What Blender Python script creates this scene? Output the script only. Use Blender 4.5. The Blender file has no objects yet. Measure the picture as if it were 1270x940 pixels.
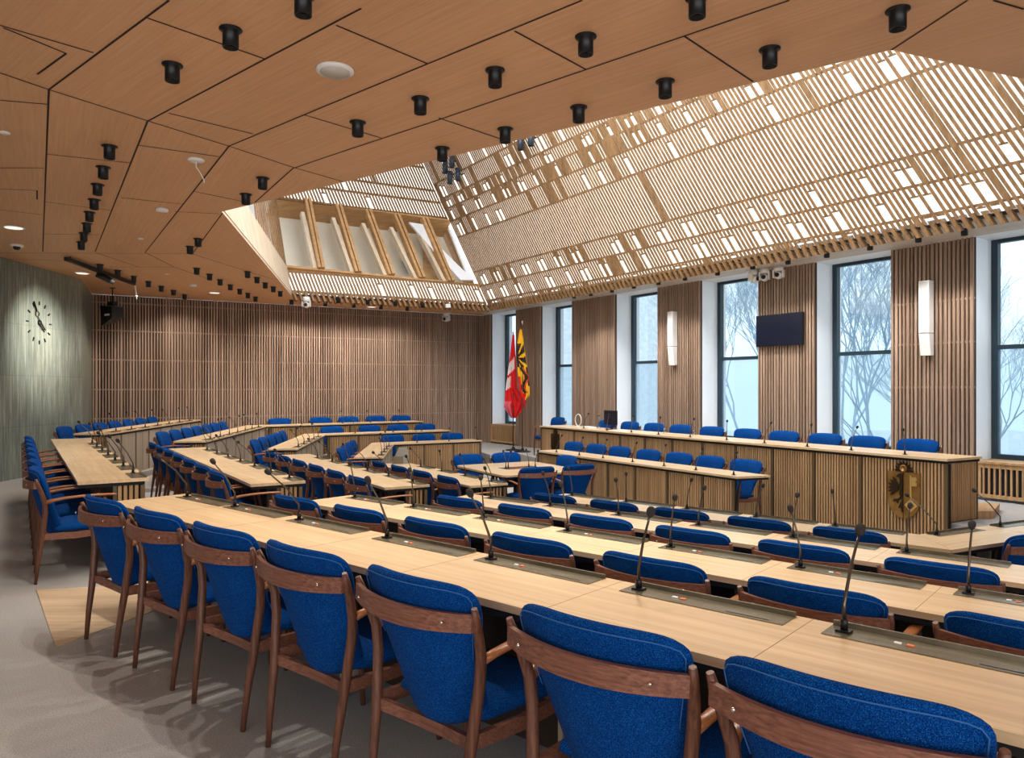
import bpy, math, random
from mathutils import Vector, Matrix
random.seed(7)
C = bpy.context.scene.collection
PI = math.pi
F, CX, HY, EYE = 928.0, 635.0, 482.0, 1.5      # focal length in px, principal column, horizon row, eye height
ZC = 3.62                                      # ceiling height

# ------------------------------------------------------------------ geometry helpers
def at(px, py, z):
    """survey point: where the sight line of a photo pixel meets height z"""
    Y = F * (EYE - z) / (py - HY)
    return Vector(((px - CX) * Y / F, Y, z))
def V2(x, y): return Vector((x, y))
def ray(px, py): return Vector(((px - CX) / F, 1.0, (HY - py) / F))
def onplane(px, py, p0, n):
    d = ray(px, py); o = Vector((0, 0, EYE))
    t = (p0 - o).dot(n) / d.dot(n)
    return o + d * t
def isect(p, d, q, e):
    """2D line intersection p+d*t with q+e*u"""
    den = d.x * e.y - d.y * e.x
    t = ((q.x - p.x) * e.y - (q.y - p.y) * e.x) / den
    return V2(p.x + d.x * t, p.y + d.y * t)

class MB:
    def __init__(s): s.v = []; s.f = []; s.m = []; s.sm = []
    def add(s, vs, fs, mi=0, smooth=False):
        b = len(s.v); s.v += [tuple(x) for x in vs]
        for f in fs: s.f.append(tuple(b + i for i in f)); s.m.append(mi); s.sm.append(smooth)
        return s
    def box(s, x0, x1, y0, y1, z0, z1, mi=0, mat=None):
        vs = [Vector(p) for p in ((x0,y0,z0),(x1,y0,z0),(x1,y1,z0),(x0,y1,z0),(x0,y0,z1),(x1,y0,z1),(x1,y1,z1),(x0,y1,z1))]
        if mat is not None: vs = [mat @ v for v in vs]
        return s.add(vs, [(0,3,2,1),(4,5,6,7),(0,1,5,4),(1,2,6,5),(2,3,7,6),(3,0,4,7)], mi)
    def hexa(s, a, b, mi=0):
        """a,b: two quads of 4 points"""
        return s.add(list(a) + list(b), [(0,3,2,1),(4,5,6,7),(0,1,5,4),(1,2,6,5),(2,3,7,6),(3,0,4,7)], mi)
    def prism(s, poly, z0, z1, mi=0):
        n = len(poly)
        area = sum(poly[i][0]*poly[(i+1)%n][1]-poly[(i+1)%n][0]*poly[i][1] for i in range(n))
        if area < 0: poly = poly[::-1]
        vs = [(p[0], p[1], z0) for p in poly] + [(p[0], p[1], z1) for p in poly]
        fs = [tuple(range(n-1, -1, -1)), tuple(range(n, 2*n))] + [(i, (i+1)%n, n+(i+1)%n, n+i) for i in range(n)]
        return s.add(vs, fs, mi)
    def plate(s, poly, y0, y1, mi=0):
        """polygon in x,z extruded along y"""
        n = len(poly)
        area = sum(poly[i][0]*poly[(i+1)%n][1]-poly[(i+1)%n][0]*poly[i][1] for i in range(n))
        if area < 0: poly = poly[::-1]
        vs = [(p[0], y0, p[1]) for p in poly] + [(p[0], y1, p[1]) for p in poly]
        fs = [tuple(range(n)), tuple(range(2*n-1, n-1, -1))] + [(i, n+i, n+(i+1)%n, (i+1)%n) for i in range(n)]
        return s.add(vs, fs, mi)
    def tube(s, pts, r, seg=8, mi=0, flat=None, caps=True):
        """sweep along pts; r: radius or list; flat: list of (rx,ry) ellipse radii (rx horizontal-ish)"""
        pts = [Vector(p) for p in pts]; n = len(pts)
        rr = [r]*n if isinstance(r, (int, float)) else r
        if flat is None: flat = [(a, a) for a in rr]
        base = len(s.v); prev = None
        for i, p in enumerate(pts):
            t = (pts[min(i+1,n-1)] - pts[max(i-1,0)]).normalized()
            if prev is None:
                up = Vector((0,0,1)) if abs(t.z) < .9 else Vector((0,1,0))
                u = up.cross(t).normalized()
            else:
                u = (prev - t * prev.dot(t)).normalized()
            w = t.cross(u); prev = u
            for k in range(seg):
                a = 2*PI*k/seg
                s.v.append(tuple(p + u*(math.cos(a)*flat[i][0]) + w*(math.sin(a)*flat[i][1])))
        for i in range(n-1):
            for k in range(seg):
                a = base+i*seg+k; b = base+i*seg+(k+1)%seg
                s.f.append((a, b, b+seg, a+seg)); s.m.append(mi); s.sm.append(True)
        if caps:
            s.f.append(tuple(base+k for k in range(seg-1,-1,-1))); s.m.append(mi); s.sm.append(False)
            s.f.append(tuple(base+(n-1)*seg+k for k in range(seg))); s.m.append(mi); s.sm.append(False)
        return s
    def lathe(s, prof, seg=16, c=(0,0,0), axis='z', mi=0, smooth=True):
        """prof: list of (r,h)"""
        base = len(s.v); n = len(prof)
        for (r, h) in prof:
            for k in range(seg):
                a = 2*PI*k/seg; x, y = r*math.cos(a), r*math.sin(a)
                p = (x, y, h) if axis == 'z' else ((x, h, y) if axis == 'y' else (h, x, y))
                s.v.append((c[0]+p[0], c[1]+p[1], c[2]+p[2]))
        for i in range(n-1):
            for k in range(seg):
                a = base+i*seg+k; b = base+i*seg+(k+1)%seg
                s.f.append((a, b, b+seg, a+seg)); s.m.append(mi); s.sm.append(smooth)
        s.f.append(tuple(base+k for k in range(seg))); s.m.append(mi); s.sm.append(False)
        s.f.append(tuple(base+(n-1)*seg+k for k in range(seg))); s.m.append(mi); s.sm.append(False)
        return s
    def build(s, name, mats, parent=None, M=None, sub=0, fix=True):
        me = bpy.data.meshes.new(name); me.from_pydata(s.v, [], s.f)
        if not isinstance(mats, (list, tuple)): mats = [mats]
        for m in mats: me.materials.append(m)
        me.polygons.foreach_set('material_index', s.m); me.polygons.foreach_set('use_smooth', s.sm)
        if fix:
            import bmesh
            bm = bmesh.new(); bm.from_mesh(me); bmesh.ops.recalc_face_normals(bm, faces=bm.faces); bm.to_mesh(me); bm.free()
        me.update()
        o = bpy.data.objects.new(name, me); C.objects.link(o)
        if parent is not None: o.parent = parent
        if M is not None: o.matrix_local = M
        if sub:
            md = o.modifiers.new('smooth', 'SUBSURF'); md.levels = sub; md.render_levels = sub
        return o

def frame(x, y, z, f):
    """matrix whose -Y looks along the plan direction f (a desk or sign front), x runs along it"""
    th = math.atan2(f[0], -f[1])
    return Matrix.Translation((x, y, z)) @ Matrix.Rotation(th, 4, 'Z')
def face_rot(f):
    """rotation whose +Y looks along f"""
    return math.atan2(-f[0], f[1])
def thing(name, label, cat, M=None, group=None):
    o = bpy.data.objects.new(name, None); C.objects.link(o); o.empty_display_size = .1
    if M is not None: o.matrix_world = M
    o['label'] = label; o['category'] = cat
    if group: o['group'] = group
    return o
def tag(o, label, cat, group=None):
    o['label'] = label; o['category'] = cat
    if group: o['group'] = group
    return o
def struct(o): o['kind'] = 'structure'; return o
def copy_tree(o, parent=None):
    c = o.copy(); C.objects.link(c)
    if parent is not None: c.parent = parent; c.matrix_parent_inverse = o.matrix_parent_inverse
    for ch in list(o.children): copy_tree(ch, c)
    return c
ORD = 'first second third fourth fifth sixth seventh eighth ninth tenth eleventh twelfth thirteenth fourteenth fifteenth sixteenth'.split()

# ------------------------------------------------------------------ materials
def srgb(r, g, b):
    f = lambda c: (c/255/12.92) if c/255 <= .04045 else ((c/255+.055)/1.055)**2.4
    return (f(r), f(g), f(b), 1)
class NT:
    def __init__(s, name):
        s.m = bpy.data.materials.new(name); s.m.use_nodes = True; s.n = s.m.node_tree.nodes; s.l = s.m.node_tree.links
        s.b = s.n['Principled BSDF']; s.out = s.n['Material Output']
    def new(s, t, **k):
        n = s.n.new(t)
        for a, v in k.items(): setattr(n, a, v)
        return n
    def link(s, a, b): s.l.new(a, b)
    def coords(s, sc=(1,1,1)):
        t = s.new('ShaderNodeTexCoord'); m = s.new('ShaderNodeMapping'); m.inputs['Scale'].default_value = sc
        s.link(t.outputs['Object'], m.inputs['Vector']); return m.outputs['Vector']
    def noise(s, sc, scale=1.0, detail=4, rough=.6, dist=0.0):
        n = s.new('ShaderNodeTexNoise'); s.link(s.coords(sc), n.inputs['Vector'])
        n.inputs['Scale'].default_value = scale; n.inputs['Detail'].default_value = detail
        n.inputs['Roughness'].default_value = rough; n.inputs['Distortion'].default_value = dist
        return n.outputs['Fac']
    def ramp(s, fac, stops):
        r = s.new('ShaderNodeValToRGB'); e = r.color_ramp.elements
        while len(e) < len(stops): e.new(.5)
        for i, (p, c) in enumerate(stops): e[i].position = p; e[i].color = c
        s.link(fac, r.inputs['Fac']); return r.outputs['Color']
    def mix(s, a, b, fac=.5, mode='MIX'):
        m = s.new('ShaderNodeMix', data_type='RGBA', blend_type=mode)
        for sock, v in ((m.inputs[0], fac), (m.inputs[6], a), (m.inputs[7], b)):
            if hasattr(v, 'links'): s.link(v, sock)
            else: sock.default_value = v
        return m.outputs[2]
    def color(s, c):
        if hasattr(c, 'links'): s.link(c, s.b.inputs['Base Color'])
        else: s.b.inputs['Base Color'].default_value = c
    def bump(s, fac, strength=.2, dist=.01):
        b = s.new('ShaderNodeBump'); b.inputs['Strength'].default_value = strength; b.inputs['Distance'].default_value = dist
        s.link(fac, b.inputs['Height']); s.link(b.outputs['Normal'], s.b.inputs['Normal'])
    def set(s, **k):
        for a, v in k.items(): s.b.inputs[a.replace('_', ' ')].default_value = v
        return s
def plain(name, col, rough=.5, metal=0.0, spec=.5):
    n = NT(name); n.color(col); n.set(Roughness=rough, Metallic=metal); n.b.inputs['Specular IOR Level'].default_value = spec
    return n.m
def wood(name, dark, light, axis='x', rough=.45, fine=38, board=3.0, spec=.4, var=.5):
    """oak/walnut: long streaks along an axis plus slower board to board tone"""
    n = NT(name)
    def sc(a, b):
        return {'x': (a, b, b), 'y': (b, a, b), 'z': (b, b, a)}[axis]
    g = n.noise(sc(1.2, fine), 1.0, 6, .65, .3)
    c = n.ramp(g, [(.28, dark), (.72, light)])
    b = n.noise(sc(.25, board), 1.0, 3, .5)
    t = n.ramp(b, [(.3, (1-var*.5, 1-var*.55, 1-var*.6, 1)), (.7, (1+var*.12, 1+var*.12, 1+var*.12, 1))])
    n.color(n.mix(c, t, 1.0, 'MULTIPLY')); n.set(Roughness=rough); n.b.inputs['Specular IOR Level'].default_value = spec
    n.bump(g, .08, .004)
    return n.m
M_top = wood('oak_tabletop', srgb(196,166,126), srgb(224,199,162), 'x', .3, 30, 5, .55, .25)
M_seam = plain('tabletop_seam', srgb(150,120,86), .7)
M_front = wood('oak_slat_front', srgb(168,132,94), srgb(204,170,128), 'z', .5, 40, 18, .3, .5)
M_grayoak = wood('oak_pale_panel', srgb(158,142,124), srgb(190,176,158), 'z', .5, 30, 4, .3, .35)
M_ceil = wood('oak_ceiling_panel', srgb(210,162,120), srgb(226,182,142), 'x', .5, 40, 1.2, .3, .2)
M_wallslat = wood('oak_wall_slat', srgb(150,126,108), srgb(188,163,144), 'z', .55, 30, 22, .3, .7)
M_timber = wood('lantern_timber', srgb(186,144,98), srgb(218,180,134), 'x', .5, 12, 2, .3, .3)
M_lattice = wood('oak_lattice', srgb(128,98,66), srgb(168,134,97), 'z', .5, 20, 8, .3, .4)
M_palewood = wood('ash_reveal', srgb(214,196,170), srgb(236,222,200), 'z', .5, 16, 3, .3, .2)
M_walnut = wood('walnut_frame', srgb(74,46,35), srgb(126,84,64), 'z', .4, 130, 8, .4, .2)
M_walnutx = wood('walnut_rail', srgb(90,57,45), srgb(152,104,84), 'x', .4, 130, 8, .4, .2)
M_arm = wood('walnut_arm', srgb(126,78,46), srgb(174,116,72), 'y', .35, 60, 8, .45, .4)
M_dark = plain('dark_post', srgb(66,54,44), .5)
M_post = plain('bronze_post', srgb(112,92,66), .4, .3)
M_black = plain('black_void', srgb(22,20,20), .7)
M_gap = plain('slat_shadow', srgb(52,38,28), .8)
M_can = plain('black_anodised', srgb(20,20,22), .4)
M_groove = plain('panel_joint', srgb(62,42,32), .9)
M_white = plain('white_plastic', srgb(232,230,226), .4)
M_whitewall = plain('white_reveal', srgb(242,246,250), .6)
M_steel = plain('gooseneck_metal', srgb(96,88,78), .3, .8)
M_foam = NT('foam_windscreen'); M_foam.color(srgb(52,48,46)); M_foam.set(Roughness=.95); M_foam = M_foam.m
M_frame = plain('window_frame_blue', srgb(40,62,74), .4)
M_brass = plain('brass_pin', srgb(214,206,190), .25, .9)
M_screen = plain('screen_glass', srgb(28,32,48), .15)
M_grey = plain('warm_grey_paint', srgb(128,122,112), .6)
M_olive = plain('olive_metal', srgb(112,102,82), .35, .6)
M_bronze = NT('bronze_relief')
M_bronze.color(M_bronze.ramp(M_bronze.noise((6,6,6), 1, 4), [(.3, srgb(120,88,46)), (.7, srgb(178,138,76))])); M_bronze.set(Roughness=.34, Metallic=.6); M_bronze = M_bronze.m
M_bronzed = plain('bronze_dark', srgb(66,50,30), .4, .6)
M_bronzel = plain('bronze_polished', srgb(214,178,110), .3, .6)
M_red = plain('flag_red', srgb(214,24,30), .75)
M_flagwhite = plain('flag_white', srgb(226,206,202), .75)
M_yellow = plain('flag_yellow', srgb(236,180,24), .75)
M_flagblack = plain('flag_black', srgb(40,28,26), .75)
M_btnw = plain('button_white', srgb(240,240,236), .4)
M_btno = plain('button_orange', srgb(222,120,70), .4)

# conference tray: worn olive grey anodised plate
n = NT('tray_plate'); n.color(n.ramp(n.noise((6,40,6), 1, 3), [(.3, srgb(116,108,90)), (.7, srgb(146,138,118))])); n.set(Roughness=.25, Metallic=.55); M_tray = n.m
# blue wool
n = NT('blue_wool')
sp = n.noise((1,1,1), 400, 2, .7); lo = n.noise((1,1,1), 9, 3, .5)
c = n.ramp(sp, [(.34, srgb(0,30,76)), (.54, srgb(4,66,132)), (.74, srgb(46,126,188))])
n.color(n.mix(c, n.ramp(lo, [(.3, (.82,.85,.9,1)), (.7, (1.08,1.06,1.04,1))]), 1.0, 'MULTIPLY'))
n.set(Roughness=.92); n.b.inputs['Specular IOR Level'].default_value = .06; n.b.inputs['Sheen Weight'].default_value = .02
n.bump(sp, .25, .003); M_blue = n.m
M_pipe = plain('pale_blue_piping', srgb(44,98,160), .9)
# carpet
n = NT('carpet')
a = n.noise((1,1,1), 160, 3, .7); b = n.noise((1,1,1), .6, 2, .5)
c = n.ramp(a, [(.3, srgb(138,136,134)), (.7, srgb(190,187,183))])
n.color(n.mix(c, n.ramp(b, [(.35, (.9,.92,.96,1)), (.65, (1.04,1.0,.96,1))]), 1.0, 'MULTIPLY')); n.set(Roughness=.95)
n.b.inputs['Specular IOR Level'].default_value = .1; n.bump(a, .3, .004); M_carpet = n.m
M_plank = wood('oak_floor_plank', srgb(186,160,128), srgb(214,192,162), 'x', .45, 20, 6, .4, .3)
# stone clock wall: tall grey-green slabs with vertical veins
n = NT('green_grey_stone')
st = n.noise((30,30,1.1), 1.0, 7, .75, .5); big = n.noise((1.2,1.2,.35), 1.0, 3, .5); pit = n.noise((30,30,30), 1, 3, .7)
c = n.ramp(st, [(.25, srgb(66,72,70)), (.5, srgb(134,139,134)), (.75, srgb(206,206,198))])
br = n.new('ShaderNodeTexBrick'); tc = n.new('ShaderNodeTexCoord'); sx = n.new('ShaderNodeSeparateXYZ'); cx = n.new('ShaderNodeCombineXYZ')
n.link(tc.outputs['Object'], sx.inputs[0]); n.link(sx.outputs['X'], cx.inputs['X']); n.link(sx.outputs['Z'], cx.inputs['Y']); n.link(cx.outputs[0], br.inputs['Vector'])
for k, v in (('Scale', 1.0), ('Mortar Size', .003), ('Brick Width', 1.9), ('Row Height', .86), ('Bias', 0.0), ('Mortar Smooth', .1)): br.inputs[k].default_value = v
br.inputs['Color1'].default_value = (.82,.86,.84,1); br.inputs['Color2'].default_value = (1.08,1.06,1.0,1); br.inputs['Mortar'].default_value = (.6,.62,.6,1)
c = n.mix(c, br.outputs['Color'], 1.0, 'MULTIPLY')
c = n.mix(c, n.ramp(big, [(.3, (.8,.87,.88,1)), (.7, (1.12,1.1,1.06,1))]), 1.0, 'MULTIPLY')
n.color(c); n.set(Roughness=.35); n.bump(pit, .12, .004); M_stone = n.m
# luminous roof glazing behind the lattice
n = NT('daylight_diffuser'); n.n.remove(n.b); e = n.new('ShaderNodeEmission'); e.inputs['Color'].default_value = (1.0, .97, .91, 1); e.inputs['Strength'].default_value = 1.15
n.link(e.outputs[0], n.out.inputs['Surface']); M_glow = n.m
n = NT('lamp_lens'); n.n.remove(n.b); e = n.new('ShaderNodeEmission'); e.inputs['Color'].default_value = (1.0, .95, .86, 1); e.inputs['Strength'].default_value = .9
n.link(e.outputs[0], n.out.inputs['Surface']); M_lens = n.m
def glass(name, tint, body):
    n = NT(name); n.n.remove(n.b)
    tr = n.new('ShaderNodeBsdfTransparent'); tr.inputs['Color'].default_value = tint
    gl = n.new('ShaderNodeBsdfGlossy'); gl.inputs['Roughness'].default_value = .02
    mx = n.new('ShaderNodeMixShader'); mx.inputs[0].default_value = .06
    n.link(tr.outputs[0], mx.inputs[1]); n.link(gl.outputs[0], mx.inputs[2]); last = mx.outputs[0]
    if body > 0:
        tl = n.new('ShaderNodeBsdfTranslucent'); tl.inputs['Color'].default_value = srgb(206,228,240)
        m2 = n.new('ShaderNodeMixShader'); m2.inputs[0].default_value = body
        n.link(last, m2.inputs[1]); n.link(tl.outputs[0], m2.inputs[2]); last = m2.outputs[0]
    n.link(last, n.out.inputs['Surface']); return n.m
M_glass = glass('clear_pane', (.97,.99,1,1), 0)
M_glass2 = glass('misted_pane', (.93,.97,1,1), .2)
M_clear = glass('drinking_glass', (.9,.94,.96,1), 0)
M_tree = plain('misty_bark', srgb(164,186,202), .95, 0, .1)  # pale blue-grey: the mist in front of the trees is painted into the bark
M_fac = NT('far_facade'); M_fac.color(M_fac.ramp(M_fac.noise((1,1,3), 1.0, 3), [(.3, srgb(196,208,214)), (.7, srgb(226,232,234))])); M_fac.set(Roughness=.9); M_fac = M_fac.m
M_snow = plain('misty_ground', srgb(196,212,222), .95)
M_cream = plain('cream_panel', srgb(232,222,204), .25)

# ------------------------------------------------------------------ survey of the room
HB = Vector((-.45, .295, 1.0))                     # lean of the lantern per metre of height
P1, P2, P3 = at(275,262.5,ZC), at(362,367,ZC), at(606,381,ZC)
P5 = at(1105,62,ZC)
q4, q5 = at(1270,262,ZC), at(1270,98,ZC)
p6 = isect(P3.xy, (q4-P3).xy, P5.xy, (q5-P5).xy); P6 = Vector((p6.x, p6.y, ZC))
W0 = V2(6.44, 10.43); WD = V2(-.545, .839); WN = V2(-.839, -.545)      # window wall line, direction away from us, normal into room
def wallpt(s, d=0.0): return W0 + WD*s - WN*d
BL = at(113.9,364.5,ZC).xy; BD = V2(.866,.5)        # back wall line
CORNER = isect(BL, BD, W0, WD)
ST1 = at(101.6,346.5,ZC).xy; ST0 = at(0,318.5,ZC).xy
sd = (ST1-ST0).normalized()
STs = ST0 - sd*16.0
SOUTH = -3.2

# ------------------------------------------------------------------ walls
# stone clock wall, two faces
def wall_quad(name, a, b, z0, z1, mat, thick=.15, into=None):
    """wall slab from a to b seen from the room; local x from a to b, front face at local y=0 facing -y"""
    d = (b-a); L = d.length; d = d/L
    M = Matrix.Translation((a.x, a.y, 0)) @ Matrix.Rotation(math.atan2(d.y, d.x), 4, 'Z')
    m = MB().box(0, L, 0, thick, z0, z1)
    return struct(m.build(name, mat, None, M)), M, L
wall_left, M_wl, L_wl = wall_quad('wall_left', STs, ST1, -.6, ZC, M_stone)
wall_quad('wall_left_return', ST1, BL, -.6, ZC, M_stone)
wall_quad('wall_south', V2(12.5, SOUTH), V2(-9.5, SOUTH), -.6, ZC, M_whitewall)

def slat_wall(name, a, b, z0, z1, pitch, w, depth, battens=(), thick=.03, gapmat=None):
    d = (b-a); L = d.length; d = d/L
    M = Matrix.Translation((a.x, a.y, 0)) @ Matrix.Rotation(math.atan2(d.y, d.x), 4, 'Z')
    m = MB().box(0, L, depth, depth+thick, z0, z1, 1)
    k = int(L/pitch); pt = L/k
    for i in range(k):
        x = (i+.5)*pt; ww = w*random.choice((.8, 1, 1, 1.25))
        y = random.choice((0, 0, .006))
        m.box(x-ww/2, x+ww/2, y, depth+.001, z0, z1, 0)
    for zb in battens: m.box(0, L, .022, depth, zb-.014, zb+.014, 0)
    return struct(m.build(name, [M_wallslat, gapmat or M_slatgap], None, M)), M, L
M_slatgap = plain('slat_gap', srgb(74,54,42), .8)
slat_wall('wall_back', BL, CORNER, -.6, ZC, .062, .036, .045, (3.45, 2.82, 2.155, 1.48, .82))

# window wall: wood panels between deep white reveals
def s_of(px):
    r = (px-CX)/F
    return (W0.x - W0.y*r)/(-WD.x + WD.y*r)
panels = [(s_of(1207.6), s_of(1104)), (s_of(1010), s_of(939)), (s_of(867.8), s_of(814.5)), (s_of(762), s_of(709)), (s_of(670), s_of(639)), (s_of(608), 13.45)]
REC = .50
for i, (a, b) in enumerate(panels):
    o, _, _ = slat_wall('wall_right_panel', wallpt(b), wallpt(a), -.6, ZC, .058, .034, .04, (2.77, 2.16, 1.52) if i == 0 else ())
    # pier behind the panel with white jambs
    m = MB(); L = b-a
    M = Matrix.Translation((*wallpt(b), 0)) @ Matrix.Rotation(math.atan2(-WD.y, -WD.x), 4, 'Z')
    m.box(0.0, L, .0705, REC+.25, -.6, ZC+.3)
    struct(m.build('wall_right_pier', M_whitewall, None, M))
# long plain stretch of the window wall towards and past the camera
slat_wall('wall_right_panel', wallpt(-1.36), wallpt(-16.5), -.6, ZC, .058, .034, .04)
openings = [(-1.36, panels[0][0])] + [(panels[i][1], panels[i+1][0]) for i in range(5)]
WZ0, WZ1, SASH = .50, ZC+.02, 2.09
for i, (a, b) in enumerate(openings):
    M = Matrix.Translation((*wallpt(b, REC), 0)) @ Matrix.Rotation(math.atan2(-WD.y, -WD.x), 4, 'Z')
    L = b-a
    root = bpy.data.objects.new('window_%d' % (i+1), None); C.objects.link(root); root.matrix_world = M; root['kind'] = 'structure'
    f = MB(); w = .085
    f.box(0, w, 0, .09, WZ0, WZ1).box(L-w, L, 0, .09, WZ0, WZ1).box(w, L-w, 0, .09, WZ0, WZ0+.07).box(w, L-w, 0, .09, WZ1-.07, WZ1)
    f.box(w, L-w, .0, .09, SASH-.03, SASH+.03)
    f.build('window_frame', M_frame, root)
    MB().box(w, L-w, .04, .05, SASH+.03, WZ1-.07).build('upper_pane', M_glass, root)
    MB().box(w, L-w, .04, .05, WZ0+.07, SASH-.03).build('lower_pane', M_glass2, root)
    # head and sill of the recess, wall under the window
    t = MB(); t.box(0, L, -REC, .25, ZC, ZC+.06)
    struct(t.build('trim_head', M_whitewall, None, M))
    t = MB(); t.box(0, L, .0, .25, -.6, WZ0)
    struct(t.build('wall_right_below', M_whitewall, None, M))
    # radiator casing with a timber grille
    r = thing('radiator_cover', 'oak radiator casing with slatted grille under the %s window from the right' % ORD[i] if i else 'oak radiator casing with dark slatted grille beside the large gold crest', 'radiator cover', M, None)
    cs = MB(); cs.box(.012, L-.012, -REC-.02, -.002, WZ0-.03, WZ0)
    cs.build('sill', M_front, r)
    cs = MB(); cs.box(.012, .09, -REC, -REC+.03, .0, WZ0-.03).box(L-.09, L-.012, -REC, -REC+.03, .0, WZ0-.03).box(.09, L-.09, -REC, -REC+.03, WZ0-.09, WZ0-.03).box(.09, L-.09, -REC, -REC+.03, .0, .05)
    cs.build('casing', M_front, r)
    g = MB(); k = 17
    for j in range(k):
        x = .09+(L-.18)*(j+.5)/k; g.box(x-.012, x+.012, -REC+.003, -REC+.025, .05, WZ0-.09)
    g.build('grille', M_front, r)
    MB().box(.09, L-.09, -REC+.026, -REC+.06, .05, WZ0-.09).build('backing', M_black, r)

# ------------------------------------------------------------------ ceiling
m0 = at(60.6,110.9,ZC).xy; m1 = at(365.6,207.9,ZC).xy; md = (m1-m0).normalized()
MH = isect(m0, md, P5.xy, (P1-P5).xy)                 # mitre of near and clock-side ceiling meets the roof opening
MS = isect(m0, md, V2(-9.5, 0), V2(0, 1))
k0 = at(53,312,ZC).xy; k1 = at(239.5,314.4,ZC).xy; kd = (k1-k0).normalized()
KH = isect(k0, kd, P1.xy, (P2-P1).xy); KS = isect(k0, kd, V2(-9.9, 0), V2(0, 1))
EW = isect(P6.xy, V2(.9,.36), W0, WD)
farw = wallpt(-16.0, .3)
def ceiling(poly, ang, lines=()):
    """flat timber ceiling sector; grain along ang; joints as thin dark shadow gaps"""
    M = Matrix.Translation((0,0,ZC)) @ Matrix.Rotation(ang, 4, 'Z'); I = M.inverted()
    loc = [(I @ Vector((p.x, p.y, ZC))) for p in poly]
    m = MB(); m.add([(p.x, p.y, 0) for p in loc], [tuple(range(len(loc)))])
    m.add([(p.x, p.y, .05) for p in loc], [tuple(range(len(loc)))])
    for (x0, y0, x1, y1) in lines:
        a, b = I @ at(x0, y0, ZC), I @ at(x1, y1, ZC)
        d = (b-a).normalized(); nn = Vector((-d.y, d.x, 0))*.007
        a.z = b.z = -.002
        m.add([a-nn, b-nn, b+nn, a+nn], [(0,1,2,3)], 1)
    return struct(m.build('ceiling', [M_ceil, M_groove], None, M, fix=False))
aS = math.atan2(.66, -.751); aSW = math.atan2(.848, -.53); aW = math.atan2(.99, -.13)
V3 = lambda p: Vector((p.x, p.y, ZC))
ceiling([MS, MH, P5.xy, P6.xy, EW, wallpt(-16.5, .1), V2(12.5, SOUTH), V2(-9.5, SOUTH)], aS, [
    (209.6,0,60.6,110.9), (448,10,183.6,149.7), (722,0,530,79), (530,79,440,116), (440,116,284,180.9), (979,0,847,45), (847,45,545,148), (545,148,400,196), (400,196,365.6,207.9),
    (183,22,329,73), (417,31,531,79), (638,38,727,86), (544,146,621,172), (848,44,934,101), (209,140,314,166), (377,142,473,171), (0,31,116,65),
    (1200,0,1105,62), (1232,0,1270,11), (0,90,60.6,110.9), (60.6,110.9,183.6,149.7), (183.6,149.7,284,181), (284,181,365.6,207.9), (365.6,207.9,425,225)])
ceiling([MS, KS, KH, P1.xy, MH], aSW, [
    (60.6,111,53,312), (183,150,118,312), (284,181,180,313), (364,208,316,251), (276,264,239,314), (0,124,58,129), (58,191,163,202), (56,250,140,261),
    (172,180,272,194), (150,245,228,253), (240,237,313,252), (54,208,0,208), (52,266,0,260), (216,262,271,265), (54,290,124,291), (4,34,82,66), (82,66,46,92), (0,234,46,236), (46,236,46,247)])
ceiling([KS, KH, P2.xy, P3.xy, CORNER, BL, ST1, V2(-9.9, 9)], aW, [
    (0,313.5,239.5,314.4), (118,313,172,331), (180,313,216,331), (239,315,338,346), (137,331,216,331), (0,321,85,323), (216,331,262,347)])
ceiling([P3.xy, P6.xy, EW, CORNER], math.atan2(WD.y, WD.x))
for o in bpy.data.objects:
    if o.name.startswith('ceiling') and o == bpy.data.objects[-1]: pass
soff = [o for o in C.objects if o.name.startswith('ceiling')][-1]
M_soff = wood('pale_soffit', srgb(206,196,184), srgb(226,218,208), 'x', .5, 14, 1.2, .3, .2)
soff.data.materials[0] = M_soff

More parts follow.
